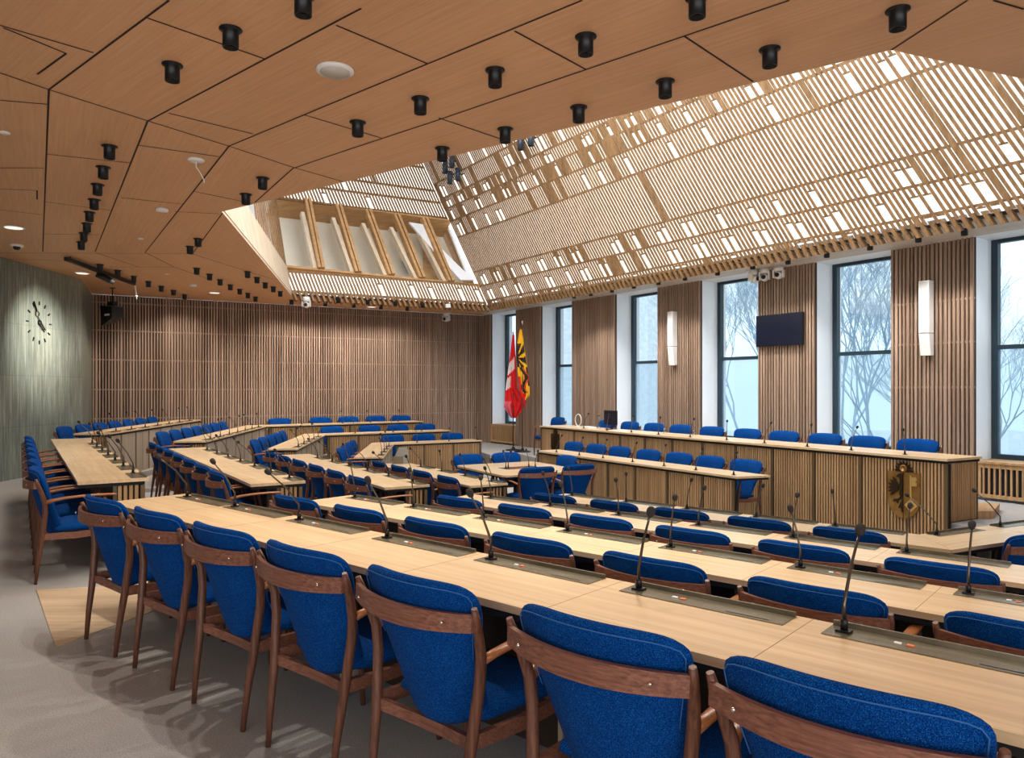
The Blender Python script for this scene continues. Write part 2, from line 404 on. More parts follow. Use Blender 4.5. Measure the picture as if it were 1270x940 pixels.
# ------------------------------------------------------------------ roof lantern over the opening
def lattice(name, A, B, bands, pitch, tmax, outward, rails, seed, skip=None, width=.039):
    """timber lattice in the plane through eave A-B leaning along HB; bands: (t0, t1, missing, filled)"""
    rnd = random.Random(seed)
    e = (B-A); L = e.length; e = e/L
    nrm = e.cross(HB).normalized()
    if nrm.dot(outward) < 0: nrm = -nrm
    P = lambda s, t, d: A + e*s + HB*t + nrm*d
    m = MB(); k = int(L/pitch); dep = .022
    for (t0, t1, miss, fill) in bands:
        for i in range(k):
            s = (i+.5)*L/k; h = width/2; q = i % 8; d0 = 0; a0, a1 = t0, t1
            if skip and skip(s, t0, t1): continue
            if miss and q in (3, 5) and rnd.random() < miss:
                a0 = t1-(t1-t0)*rnd.choice((.25, .3, .35)); tc = a0
                m.hexa([P(s-pitch*.6,tc-.012,d0), P(s+pitch*.6,tc-.012,d0), P(s+pitch*.6,tc-.012,dep), P(s-pitch*.6,tc-.012,dep)], [P(s-pitch*.6,tc+.012,d0), P(s+pitch*.6,tc+.012,d0), P(s+pitch*.6,tc+.012,dep), P(s-pitch*.6,tc+.012,dep)])
            elif fill and rnd.random() < fill: h = pitch*.5
            m.hexa([P(s-h,a0,d0), P(s+h,a0,d0), P(s+h,a0,dep), P(s-h,a0,dep)], [P(s-h,a1,d0), P(s+h,a1,d0), P(s+h,a1,dep), P(s-h,a1,dep)])
    for t in rails:
        if skip and skip(L/2, t, t): continue
        m.hexa([P(0,t-.018,dep*.5), P(L,t-.018,dep*.5), P(L,t-.018,dep+.03), P(0,t-.018,dep+.03)], [P(0,t+.018,dep*.5), P(L,t+.018,dep*.5), P(L,t+.018,dep+.03), P(0,t+.018,dep+.03)])
    # comb of slat ends below the eave
    kc = int(L/.13)
    for i in range(kc):
        s = (i+.5)*L/kc; h = .026
        m.hexa([P(s-h,-.10,-.02), P(s+h,-.10,-.02), P(s+h,-.10,.07), P(s-h,-.10,.07)], [P(s-h,.09,-.02), P(s+h,.09,-.02), P(s+h,.09,.07), P(s-h,.09,.07)])
    o = m.build(name, M_lattice); struct(o)
    return P, L
TOP = 5.2
bandsR = [(.17,.57,.9,.05), (.57,.95,.75,.08), (.95,1.93,.0,.03), (1.93,2.39,.6,.06), (2.39,2.74,.6,.30), (2.74,3.03,.6,.28), (3.03,3.47,.5,.12), (3.47,TOP,.3,.05), (.05,.17,.5,.1)]
out_r = Vector((.846,.533,0))
P_R, L_R = lattice('trim_roof_lattice', P3, P6, bandsR, .082, TOP, out_r, [.17,.57,.95,1.93,2.39,2.74,3.03,3.47,4.2], 3)
out_b = Vector((-.466,.885,0))
bandsB = [(.05,.62,.12,.0), (2.5,2.95,.10,.0), (2.95,3.3,.12,.02), (3.3,TOP,.1,.02)]
P_B, L_B = lattice('trim_roof_lattice', P2, P3, bandsB, .082, TOP, out_b, [.13,.62,2.5,2.95,3.3,4.0], 5, None, .040)
# luminous glazing behind both lattices
def glazing(Pf, L, t0, t1, d, s0=0.0, s1=None):
    s1 = L if s1 is None else s1
    m = MB(); m.add([Pf(s0,t0,d), Pf(s1,t0,d), Pf(s1,t1,d), Pf(s0,t1,d)], [(0,1,2,3)])
    return struct(m.build('window_roof', M_glow, fix=False))
glazing(P_R, L_R, .10, TOP, .075, -.3)
glazing(P_B, L_B, 2.5, TOP, .075); glazing(P_B, L_B, .12, .62, .075)
# window strip in the back slope of the lantern
pb0 = P2; nB = (P3-P2).cross(HB).normalized()
def pB(px, py, d=0.0):
    p = onplane(px, py, pb0, nB); return p + out_n*d
out_n = nB if nB.dot(out_b) > 0 else -nB
strip = thing('roof_window_strip', 'slanting strip of roof windows with timber rafters below the white lattice', 'roof window', None)
def quadp(pts, name, mat, par=None, th=.0):
    m = MB(); m.add(pts, [tuple(range(len(pts)))]); return m.build(name, mat, par, None, 0, False)
x0, x1 = 344, 592
ul, ur, lr, ll = (338,244), (562,274), (598,352), (354,328)
deep = .75
quadp([pB(*ul, deep), pB(*ur, deep), pB(*lr, deep), pB(*ll, deep)], 'cream_panel', M_cream, strip)
m = MB(); m.hexa([pB(*ul,.02), pB(*ur,.02), pB(*ur,deep), pB(*ul,deep)], [p + HB*.05 for p in (pB(*ul,.02), pB(*ur,.02), pB(*ur,deep), pB(*ul,deep))]); m.build('soffit_board', M_timber, strip)
m = MB(); m.hexa([pB(*ll,.02), pB(*lr,.02), pB(*lr,deep), pB(*ll,deep)], [p - HB*.05 for p in (pB(*ll,.02), pB(*lr,.02), pB(*lr,deep), pB(*ll,deep))]); m.build('sill_board', M_timber, strip)
quadp([pB(561,273,.02), pB(597,352,.02), pB(597,352,deep), pB(561,273,deep)], 'side_board', M_timber, strip)
quadp([pB(*ul,.4), pB(*ur,.4), pB(*lr,.4), pB(*ll,.4)], 'glass_pane', M_glass, strip)
for (xa, ya, xb, yb) in ((379,247,396,333),(417,254,442,338),(454,261,483,341),(489,266,521,345),(524,271,557,349)):
    for j in range(2):
        o = j*4.6
        a, b = pB(xa+o, ya, -.06), pB(xb+o, yb, -.06); w = (P3-P2).normalized()*.035
        m = MB(); dd = out_n*.16
        m.hexa([a-w, a+w, a+w+dd, a-w+dd], [b-w, b+w, b+w+dd, b-w+dd]); m.build('rafter', M_timber, strip)
    a, b = pB(xa-3, ya+14, .05), pB(xb-4, yb-1, .05); w = (P3-P2).normalized()*.045; dd = out_n*.16
    m = MB(); m.hexa([a-w, a+w, a+w+dd, a-w+dd], [b-w, b+w, b+w+dd, b-w+dd]); m.build('window_post', M_palewood, strip)
a = MB(); dd = -out_n*.06
pts = [pB(x_,y_,.105) for x_,y_ in ((508,274),(526,277),(537,296),(588,346),(572,346),(532,302))]
a.add(pts + [p+dd for p in pts], [(0,1,2,5),(5,2,3,4),(11,8,7,6),(10,9,8,11),(0,1,7,6),(1,2,8,7),(2,3,9,8),(3,4,10,9),(4,5,11,10),(5,0,6,11)]); a.build('white_brace', M_whitewall, strip)
pts = [pB(557,281,.12), pB(561,282,.12), pB(589,346,.12), pB(583,346,.12)]
a = MB(); a.add(pts + [p+dd for p in pts], [(0,1,2,3),(7,6,5,4),(0,1,5,4),(1,2,6,5),(2,3,7,6),(3,0,4,7)]); a.build('white_brace', M_whitewall, strip)
M_sky2 = plain('sky_reflection_pane', srgb(150,186,214), .1)
quadp([pB(512,296,.7), pB(521,296,.7), pB(524,301,.7), pB(517,321,.7), pB(509,306,.7)], 'sky_reflection', M_sky2, strip)  # reflection of the sky, painted as a flat blue patch
quadp([pB(536,285,.72), pB(555,288,.72), pB(556,343,.72), pB(536,340,.72)], 'timber_panel', M_timber, strip)
# pale timber reveal on the clock side, slats above it
T1 = pB(356,331)
nL = (P2-P1).cross(T1-P1).normalized()
pL = lambda px, py: onplane(px, py, P1, nL)
inward = Vector((1,0,0)); nLo = nL if nL.dot(inward) < 0 else -nL
A0 = pL(307.7,256.4); dgn = (A0-T1).normalized(); A1 = A0 + dgn*4
m = MB(); pts = [P1 + (P1-P2).normalized()*.02, P2, T1, A0, A1, P1+(A1-A0)*.6]
m.add(pts, [(0,1,2,3,4,5)]); struct(m.build('trim_roof_reveal', M_palewood, None, None, 0, False))
T2 = pB(343,247); vdir = (T2-T1).normalized(); m = MB()
for i in range(16):
    b = T1 + dgn*(.12+i*.30); h = dgn*.028; top = vdir*(1.2+i*.02)*3
    m.hexa([b-h, b+h, b+h+nLo*.02, b-h+nLo*.02], [b-h+top, b+h+top, b+h+top+nLo*.02, b-h+top+nLo*.02])
struct(m.build('trim_reveal_slats', M_lattice))
quadp([T1+nLo*.3, T1+dgn*6+nLo*.3, T1+dgn*6+vdir*5+nLo*.3, T1+vdir*5+nLo*.3], 'window_roof_side', M_whitewall); struct(C.objects[-1])
# closing sides and top of the lantern (out of sight from the seats)
up = Vector((0,0,1))
ztop = ZC+TOP
def rise(p, h=TOP): return p + HB*h
for a_, b_ in ((P5, P1), (P5, P6)):
    quadp([a_, b_, b_+up*TOP, a_+up*TOP], 'trim_lantern_side', M_whitewall); struct(C.objects[-1])
topm = quadp([Vector((-12,-1,ztop)), Vector((12,-1,ztop)), Vector((12,26,ztop)), Vector((-12,26,ztop))], 'ceiling_lantern_top', M_whitewall); struct(topm)

# ------------------------------------------------------------------ floor: stepped rings
nS, dS = V2(.66,.751), V2(.751,-.66)
nSW, dSW = V2(.848,.53), V2(-.53,.848)
nW, dW = V2(.99,.13), V2(-.13,.99)
nNW, dNW = V2(.47,-.883), V2(.883,.47)
nE, dE = V2(-.435,.9), V2(.9,.435)
for v in (nS,dS,nSW,dSW,nW,dW,nNW,dNW,nE,dE): v.normalize()
ZS = [0, -.165, -.32, -.475]; ZW = [0, -.103, -.283, -.45]
fS = [2.51, 3.96, 5.49, 7.04]
pSW = [at(184.8,592.3,.74).xy, at(378.9,596,.575).xy, at(533,600.7,.42).xy, at(630,599,.265).xy]
pWf = [at(133.6,537.3,.78).xy, at(255.7,546.8,.637).xy, at(369.4,556.3,.457).xy, at(475.8,566.7,.29).xy]
pNW = [BL+V2(0,0), at(331.5,527.9,.637).xy, at(403,539.4,.457).xy, at(489,550.2,.29).xy]
pE4 = V2(3.45,6.34)
def ring(k):
    """inner edge of tread k as a polyline"""
    g = .08
    e = pE4 - nE*(1.5*(3-k)) + nE*g; s = nS*(fS[k]+g); sw = pSW[k]+nSW*g; w = pWf[k]+nW*g; nw = pNW[k]+nNW*g
    v1 = isect(e, dE, s, dS); v2 = isect(s, dS, sw, dSW); v3 = isect(sw, dSW, w, dW); v4 = isect(w, dW, nw, dNW)
    end = nw + dNW*((-.9 if k == 0 else [0,-.9,-.55,-.1][k]) - nw.x)/dNW.x if k else v4 + dNW*8.2
    return [v1 + dE*7, v1, v2, v3, v4, end]
def outer():
    s = nS*-7; e = pE4 - nE*14; sw = pSW[0]-nSW*7; w = pWf[0]-nW*5; nw = BL - nNW*1.0
    v1 = isect(e, dE, s, dS); v2 = isect(s, dS, sw, dSW); v3 = isect(sw, dSW, w, dW); v4 = isect(w, dW, nw, dNW)
    return [v1+dE*7, v1, v2, v3, v4, v4+dNW*9.5]
rings = [outer()] + [ring(k) for k in range(3)]
for k in range(3):
    a, b = rings[k], rings[k+1]
    for i in range(5):
        z = (ZS if i < 3 else ZW)[k]
        if k == 0 and i == 4: continue
        m = MB().prism([a[i], a[i+1], b[i+1], b[i]], -.7, z); struct(m.build('floor', M_carpet))
struct(MB().box(-14, 14, -6, 26, -.72, -.475).build('floor_centre', M_carpet))
# oak threshold boards where the aisle leaves the outer ring
m = MB().prism([at(45,731,.006).xy, at(128,727,.006).xy, at(182,700,.006).xy, at(250,735,.006).xy, at(69,802,.006).xy], -.01, .006); struct(m.build('floor_threshold', M_plank))
# platforms of the dais
fU = V2(-.871,-.491).normalized(); aU = V2(-.491,.871).normalized()     # upper desk: facing, direction away
R_U = V2(4.94, 8.49); LU = 8.86; KU = LU/8.43; ZD = -.04
fL = V2(-.856,-.517).normalized(); aL = V2(-.517,.856).normalized()
R_L = V2(2.90, 9.65); LL = 4.77; KL = LL/4.54; ZL = -.375
pts = [R_U - aU*.45 - fU*.10, R_U + aU*LU - fU*.10, at(640,560,0).xy, at(608,562,0).xy, at(588,556,0).xy, BL+BD*8.2, CORNER, wallpt(-.8,.1), R_U - aU*.45 - fU*2.5]
struct(MB().prism(pts, -.7, ZD).build('floor_dais', M_carpet))
pts = [R_L - aL*.35 - fL*.10, R_L + aL*(LL+.3) - fL*.10, R_U + aU*(LU) - fU*.06, R_U + aU*1.2 - fU*.06]
struct(MB().prism(pts, -.7, ZL).build('floor_dais_lower', M_carpet))
ds = R_U - aU*.1
stp = MB().prism([at(1206,634,.05).xy, at(1232,634,.05).xy, at(1240,624,.05).xy, at(1209,624,.05).xy], -.7, .05); struct(stp.build('floor_step', M_front))
stp = MB().prism([at(597,566,-.16).xy, at(640,566.5,-.16).xy, at(664,570,-.16).xy, at(664,563,-.16).xy, at(606,560,-.16).xy], -.7, -.16); struct(stp.build('floor_step', M_plank))

# ------------------------------------------------------------------ the armchair
def make_chair():
    t = thing('armchair', 'armchair', 'chair')
    NU, NV = 12, 11
    def hw(v):      # half width of the padded shell from seat to top
        k = [(0,.175),(.06,.196),(.3,.218),(.6,.252),(.82,.281),(.94,.287),(1,.283)]
        for (a, x), (b, y) in zip(k, k[1:]):
            if v <= b: return x+(y-x)*(v-a)/(b-a)
        return .283
    def pt(u, v, side):
        zb = .335+.05*abs(u)**2.5; zt = .882-.010*u*u-.028*abs(u)**9
        z = zb+(zt-zb)*v
        yc = .105-.142*v - .014*math.sin(PI*v)          # rake
        wrap = .078*abs(u)**2.1
        th = .075*(1-.55*abs(u)**6)*(1-.5*max(0,(v-.8)/.2)**2)*(1 if v > .05 else .8)
        return (u*hw(v), yc+wrap+(0 if side else th)-.02, z)
    m = MB(); idx = {}
    for side in (0, 1):
        for j in range(NV+1):
            for i in range(NU+1):
                u = -1+2*i/NU; idx[side,i,j] = len(m.v); m.v.append(pt(u, j/NV, side))
    def q(*f): m.f.append(f); m.m.append(0); m.sm.append(True)
    for side in (0, 1):
        for j in range(NV):
            for i in range(NU):
                q(idx[side,i,j], idx[side,i+1,j], idx[side,i+1,j+1], idx[side,i,j+1])
    for i in range(NU):
        q(idx[0,i,0], idx[0,i+1,0], idx[1,i+1,0], idx[1,i,0]); q(idx[0,i,NV], idx[0,i+1,NV], idx[1,i+1,NV], idx[1,i,NV])
    for j in range(NV):
        q(idx[0,0,j], idx[0,0,j+1], idx[1,0,j+1], idx[1,0,j]); q(idx[0,NU,j], idx[0,NU,j+1], idx[1,NU,j+1], idx[1,NU,j])
    back = m.build('backrest', M_blue, t, None, 1)
    # piping along the rear edge
    seam = [pt(-.965, v, 1) for v in (.5,.6,.7,.8,.88,.94)] + [pt(u, .965, 1) for u in (-.93,-.85,-.7,-.5,-.25,0,.25,.5,.7,.85,.93)] + [pt(.965, v, 1) for v in (.94,.88,.8,.7,.6,.5)]
    seam = [(x*.985, y-.0035, z-.004) for x, y, z in seam]
    MB().tube(seam, .0021, 5).build('piping', M_pipe, back)
    # seat cushion
    m = MB(); prof = []
    nx, ny = 8, 8
    def sp(i, j, topf):
        u = -1+2*i/nx; v = -1+2*j/ny
        x = u*(.245+.02*v); y = .325+v*.205
        r = max(abs(u), abs(v))
        z = .455+.012*(1-u*u)*(1-v*v)-.018*max(0,(r-.75)/.25)**2 + .015*v if topf else .385
        return (x, y, z)
    ii = {}
    for s_ in (0, 1):
        for j in range(ny+1):
            for i in range(nx+1): ii[s_,i,j] = len(m.v); m.v.append(sp(i, j, s_))
    for s_ in (0, 1):
        for j in range(ny):
            for i in range(nx): q(ii[s_,i,j], ii[s_,i+1,j], ii[s_,i+1,j+1], ii[s_,i,j+1])
    for i in range(nx):
        q(ii[0,i,0], ii[0,i+1,0], ii[1,i+1,0], ii[1,i,0]); q(ii[0,i,ny], ii[0,i+1,ny], ii[1,i+1,ny], ii[1,i,ny])
    for j in range(ny):
        q(ii[0,0,j], ii[0,0,j+1], ii[1,0,j+1], ii[1,0,j]); q(ii[0,nx,j], ii[0,nx,j+1], ii[1,nx,j+1], ii[1,nx,j])
    m.build('seat', M_blue, t, None, 1)
    # curved top rail behind the back
    m = MB(); N = 12; pr = []
    for i in range(N+1):
        u = -1+2*i/N; y = -.076+.074*u*u; hh = .033-.005*u*u; zc = .765-.006*(1-u*u)
        pr.append([(u*.299, y-.011, zc-hh), (u*.299, y+.011, zc-hh), (u*.299, y+.009, zc+hh), (u*.299, y-.009, zc+hh)])
    for r in pr: m.v += r
    for i in range(N):
        for k in range(4):
            a = i*4+k; b = i*4+(k+1) % 4; m.f.append((a, b, b+4, a+4)); m.m.append(0); m.sm.append(k in (0, 2) and False)
    m.f += [(0,1,2,3), (N*4+3,N*4+2,N*4+1,N*4)]; m.m += [0,0]; m.sm += [False, False]
    m.build('top_rail', M_walnutx, t)
    for sx in (-1, 1):
        m = MB()
        m.tube([(sx*.225,.0,0),(sx*.232,.016,.16),(sx*.245,.044,.36),(sx*.262,.062,.54),(sx*.272,.060,.63),(sx*.286,.036,.71),(sx*.297,.012,.775),(sx*.301,.0,.812)],
               [.0115,.0155,.0205,.0195,.0195,.0165,.0145,.010], 10)
        m.build('leg', M_walnut, t)
        m = MB()
        m.tube([(sx*.262,.52,0),(sx*.268,.515,.2),(sx*.276,.50,.42),(sx*.285,.47,.60),(sx*.287,.46,.642)], [.0115,.016,.020,.0175,.014], 10)
        m.build('leg', M_walnut, t)
        m = MB()
        m.tube([(sx*.270,.055,.622),(sx*.282,.11,.640),(sx*.290,.19,.654),(sx*.293,.30,.662),(sx*.290,.42,.664),(sx*.286,.52,.660),(sx*.284,.545,.656)],
               .02, 10, 0, [(.016,.018),(.02,.014),(.024,.011),(.026,.010),(.026,.010),(.023,.010),(.012,.008)])
        m.build('armrest', M_arm, t)
        MB().lathe([(.0,.0),(.006,.0),(.006,-.004),(.003,-.006)], 8, (sx*.215, -.058, .765), 'y').build('pin', M_brass, t)
    m = MB()
    def bar(a, b, w, h):
        a, b = Vector(a), Vector(b); d = (b-a).normalized(); n_ = Vector((d.y, -d.x, 0)).normalized()*w; u_ = Vector((0,0,h))
        m.hexa([a-n_-u_, a+n_-u_, a+n_+u_, a-n_+u_], [b-n_-u_, b+n_-u_, b+n_+u_, b-n_+u_])
    for sx in (-1, 1):
        bar((sx*.246,.046,.362), (sx*.258,.27,.357), .012, .024); bar((sx*.258,.268,.357), (sx*.274,.505,.375), .012, .024)
    cv = [(-.243,.052,.352),(-.16,.082,.335),(-.06,.10,.326),(.06,.10,.326),(.16,.082,.335),(.243,.052,.352)]
    for a_, b_ in zip(cv, cv[1:]): bar(a_, b_, .011, .021)
    bar((-.272,.5,.37), (.272,.5,.37), .012, .020)
    m.build('seat_frame', M_walnutx, t)
    return t
CH0 = make_chair(); first_chair = [True]
def chair(x, y, z, f, label, group, jit=0.015):
    if first_chair[0]: o = CH0; first_chair[0] = False
    else: o = copy_tree(CH0)
    o.location = (x, y, z+.001); o.rotation_euler = (0, 0, face_rot(f)+random.uniform(-jit, jit))
    o['label'] = label; o['group'] = group
    return o

# ------------------------------------------------------------------ gooseneck microphone
mic_cache = {}
def mic(x, y, z, f, lean, side, label, group, h=.235):
    key = (round(lean/.04), round(side/.05), round(h/.02))
    if key in mic_cache: o = copy_tree(mic_cache[key])
    else:
        o = thing('gooseneck_microphone', label, 'microphone', None, group); L, S_ = key[0]*.04, key[1]*.05; H = key[2]*.02
        MB().box(-.022,.022,-.018,.018,0,.006).lathe([(.012,.006),(.011,.03),(.008,.042)], 10).build('base', M_can, o)
        pts = [(0,0,.04),(.0,.0,.085),(S_*.12,-L*.12,.115),(S_*.4,-L*.4,.04+H*.62),(S_*.8,-L*.8,.04+H*.9),(S_*.93,-L*.93,.04+H)]
        MB().tube(pts, [.0065,.0062,.0055,.005,.0046,.0044], 8).build('gooseneck', M_steel, o)
        d = (Vector(pts[-1])-Vector(pts[-2])).normalized(); e = Vector(pts[-1])
        MB().tube([e-d*.004, e+d*.004, e+d*.016, e+d*.028, e+d*.036, e+d*.039], [.006,.013,.0165,.016,.011,.004], 10).build('windscreen', M_foam, o)
        mic_cache[key] = o
    o.location = (x, y, z+.001); o.rotation_euler = (0, 0, face_rot(f)); o['label'] = label; o['group'] = group
    return o

# ------------------------------------------------------------------ desks
def slat_front(L, z0, z1, y, parent, bays, style, skew0=0, skew1=0, name='front_panel', mat=None):
    """slatted front between dark posts; each bay a part"""
    for (a, b) in zip(bays, bays[1:]):
        m = MB(); m.box(a, b, y+.018, y+.03, z0, z1, 1)
        p = .042 if style == 'slat' else .30
        k = max(1, round((b-a-.05)/p)); pt = (b-a-.05)/k
        for i in range(k):
            x = a+.025+(i+.5)*pt; w = pt*.56 if style == 'slat' else pt-.012
            m.box(x-w/2, x+w/2, y, y+.018, z0+.01, z1-.004, 0)
        m.build(name, [mat or (M_front if style == 'slat' else M_grayoak), M_gap], parent)
    for x in bays:
        MB().box(x-.03, x+.016, y-.004, y+.03, z0, z1-.002).box(x+.016, x+.034, y+.012, y+.03, z0, z1-.002, 1).build('post', [M_post, M_black], parent)
def desk(name, label, A, f, L, zt, zf, depth=.53, skew=(0,0), mics=(), style='slat', buttons=False, ends=(True,True), bays=None, tray=.62, traydir=-1, group=None, zbot=None):
    """A: front edge end where local x=0; f: facing; returns (matrix, root)"""
    M = frame(A.x, A.y, 0, f); r = thing(name, label, 'desk', M, group)
    th = .028
    m = MB().prism([(.002,0),(L-.002,0),(L+skew[1]-.002,depth),(skew[0]+.002,depth)], zt-th, zt)
    for x in mics:
        xs = x+.12
        if .3 < xs < L-.1: m.box(xs-.0012, xs+.0012, .003, depth-.003, zt, zt+.0004, 1)
    m.build('tabletop', [M_top, M_seam], r)
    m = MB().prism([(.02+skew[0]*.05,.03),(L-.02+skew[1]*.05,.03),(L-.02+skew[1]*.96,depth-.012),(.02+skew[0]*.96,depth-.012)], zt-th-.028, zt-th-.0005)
    m.build('underframe', M_black, r)
    zb = zf if zbot is None else zbot
    bays = bays or [L*i/max(1, round(L/.72)) for i in range(max(1, round(L/.72))+1)]
    bays = [min(max(b, .03 if ends[0] else .09), L-(.03 if ends[1] else .09)) for b in bays]
    zt2 = zt-th-.03
    slat_front(L, zb, zt2, .035, r, bays, style)
    for e, x in ((0, .03), (1, L-.03)):
        if ends[e]:
            m = MB(); sx = 1 if e == 0 else -1
            y1 = depth-.29 if depth < .7 else depth-.06
            m.box(x+sx*.012, x+sx*.03, .07, y1, zf+.0, zt2, 1)
            k = round((y1-.07)/.045)
            for i in range(k):
                yy = .07+(i+.5)*(y1-.07)/k; m.box(min(x,x+sx*.014), max(x,x+sx*.014), yy-.013, yy+.013, zf+.01, zt2, 0)
            m.build('end_panel', [M_front, M_gap], r)
            MB().box(min(x-.0*sx,x+sx*.03), max(x,x+sx*.03), y1, y1+.03, zf, zt2).build('post', M_olive, r)
    for i, b in enumerate(bays[1:-1]):
        if i % 2 == 0: MB().box(b-.012, b+.012, .075, .19, zf, zt2).build('support_panel', M_grayoak, r)
    for x in mics:
        if tray <= 0: break
        a, b = (x+.05, x+.05-tray) if traydir < 0 else (x-.05, x-.05+tray)
        a, b = min(a, b), max(a, b); a = max(a, .02); b = min(b, L-.01)
        m = MB().box(a, b, .022, .135, zt+.0005, zt+.003)
        m.box(a, b, .012, .022, zt+.0005, zt+.017); m.box((a+b)/2-.001, (a+b)/2+.001, .024, .134, zt+.003, zt+.0034)
        m.box(a+.05, a+.2, .115, .119, zt+.003, zt+.004, 1)
        o = m.build('conference_tray', [M_tray, M_can], r)
        if buttons:
            MB().box(x-.165, x-.145, .075, .087, zt+.003, zt+.006).build('button', M_btnw, o)
            MB().box(x-.2, x-.18, .075, .09, zt+.003, zt+.006).build('button', M_btno, o)
    return M, r
def seats(M, f, zt, zf, depth, micxs, chairxs, leans, rowname, endname, group, rev=False, micy=.075, chair_off=.29, mich=.235, h_lab='oak desk'):
    n = len(micxs)
    for i, x in enumerate(micxs):
        p = M @ Vector((x, micy, zt+.003)); k = i if not rev else n-1-i
        lean = leans[i] if i < len(leans) else random.uniform(0, .16)
        mic(p.x, p.y, p.z, f, lean, random.uniform(-.06, .06), 'gooseneck microphone, %s from the %s, on %s' % (ORD[k], endname, rowname), 'microphones on the desks', mich)
    n = len(chairxs)
    for i, x in enumerate(chairxs):
        p = M @ Vector((x, depth+chair_off, 0)); k = i if not rev else n-1-i
        chair(p.x, p.y, zf, f, 'blue armchair, %s from the %s, at %s' % (ORD[k], endname, rowname), 'blue armchairs at the desks')

# near wing: four long desks stepping down, x runs from the right towards the aisle
TL = 5.35
rows = [
  (.74, 0.0, fS[0], [-.762,-1.503,-2.265,-2.985,-3.777,-4.51,-5.17], [-.535,-1.185,-1.93,-2.61,-3.27,-3.95,-4.65], [-.17,-.01,.08,.08,.185,.12,.21], .35),
  (.575, ZS[1], fS[1], [-.68-.752*i for i in range(7)], [-.34-.752*i for i in range(7)], [-.1,.0,.04,.0,.06,.1,.1], .45),
  (.42, ZS[2], fS[2], [-1.30-.748*i for i in range(6)], [-.95-.748*i for i in range(6)], [-.1,-.06,.0,.04,.04,.06], .9),
  (.265, ZS[3], fS[3], [-2.256-.735*i for i in range(5)], [-1.90-.735*i for i in range(5)], [-.06,-.04,0,.02,.02], None)]
WN_ = ['outermost long desk of the near wing', 'second long desk of the near wing', 'third long desk of the near wing', 'innermost long desk of the near wing']
WING_G = 'oak desks in rings'
for k, (zt, zf, n_, mics, chs, leans, tr) in enumerate(rows):
    dp = .54 if k == 0 else .51
    if tr is None:
        cf = V2(3.45,6.34); t1 = cf.dot(dS); cn = V2(3.364,5.76); sk = (t1 - cn.dot(dS)); tr = t1
        cE = isect(pE4 - nE*.51, dE, nS*(n_-dp), dS); skew = (tr - cE.dot(dS), 0); skE = (pE4 + dE*4.0 - cE).dot(dE) - 4.0
    else: skew = (0, 0)
    A = nS*n_ + dS*tr
    L = tr + TL
    mx = [tr - t for t in mics]; cxs = [tr - t for t in chs]
    M, r = desk('long_desk', WN_[k] + ', oak top with microphone trays', A, nS, L, zt, zf, dp, skew, mx, 'slat', k < 2, (k != 3 and False, True), None, .62, -1, WING_G)
    seats(M, nS, zt, zf, dp, mx, cxs, leans, WN_[k], 'aisle end', 'x', True, chair_off=.29 if k == 0 else .38)
# right-hand turn of the innermost ring
LE = 4.0
A = pE4 + dE*LE
M, r = desk('long_desk', 'pale oak desk turning off the innermost near row towards the right wall', A, nE, LE, .265, ZS[3], .51, (0, skE), [LE-.12, LE-.99, LE-1.75, LE-2.5], 'slat', False, (False,False), None, .62, -1, WING_G)
seats(M, nE, .265, ZS[3], .51, [LE-.12, LE-.99, LE-1.75], [LE-.2, LE-.95], [-.3,-.25,0], 'the desk turning beside the gold crest', 'corner', 'x', False)

# clock-wall wing: four desks running away from the aisle
SWN = ['outermost desk of the clock wing', 'second desk of the clock wing', 'third desk of the clock wing', 'innermost desk of the clock wing']
sw = [(.74, 0, pSW[0], 6.15, 7, .42, -.03, .77, .53), (.575, ZS[1], pSW[1], 5.34, 7, .30, .15, .74, .535), (.42, ZS[2], pSW[2], 4.79, 6, .3, .1, .75, .54), (.265, ZS[3], pSW[3], 3.24, 4, .3, .12, .76, .56)]
fars = [(at(112.8,543,.74).xy), at(254.8,554.4,.575).xy, at(382.7,562.7,.42).xy, None]
for k, (zt, zf, A, L, nn, m0_, c0, pitch, dp) in enumerate(sw):
    f = nSW
    if fars[k] is not None:
        dv = fars[k]-A; L = dv.length; dv = dv/L; f = V2(dv.y, -dv.x)
    mx = [m0_ + pitch*.97*i for i in range(nn)]
    mx = [x for x in mx if x < L-.02]
    M, r = desk('long_desk', SWN[k] + ', slatted end facing the aisle', A, f, L, zt, zf, dp, (0,0), mx, 'slat', False, (True,True), None, .46, -1, WING_G)
    cxs = [c0 + pitch*i for i in range(nn)]
    seats(M, f, zt, zf, dp, mx, cxs, [random.uniform(.05,.2) for _ in mx], SWN[k], 'aisle end', 'x', False)

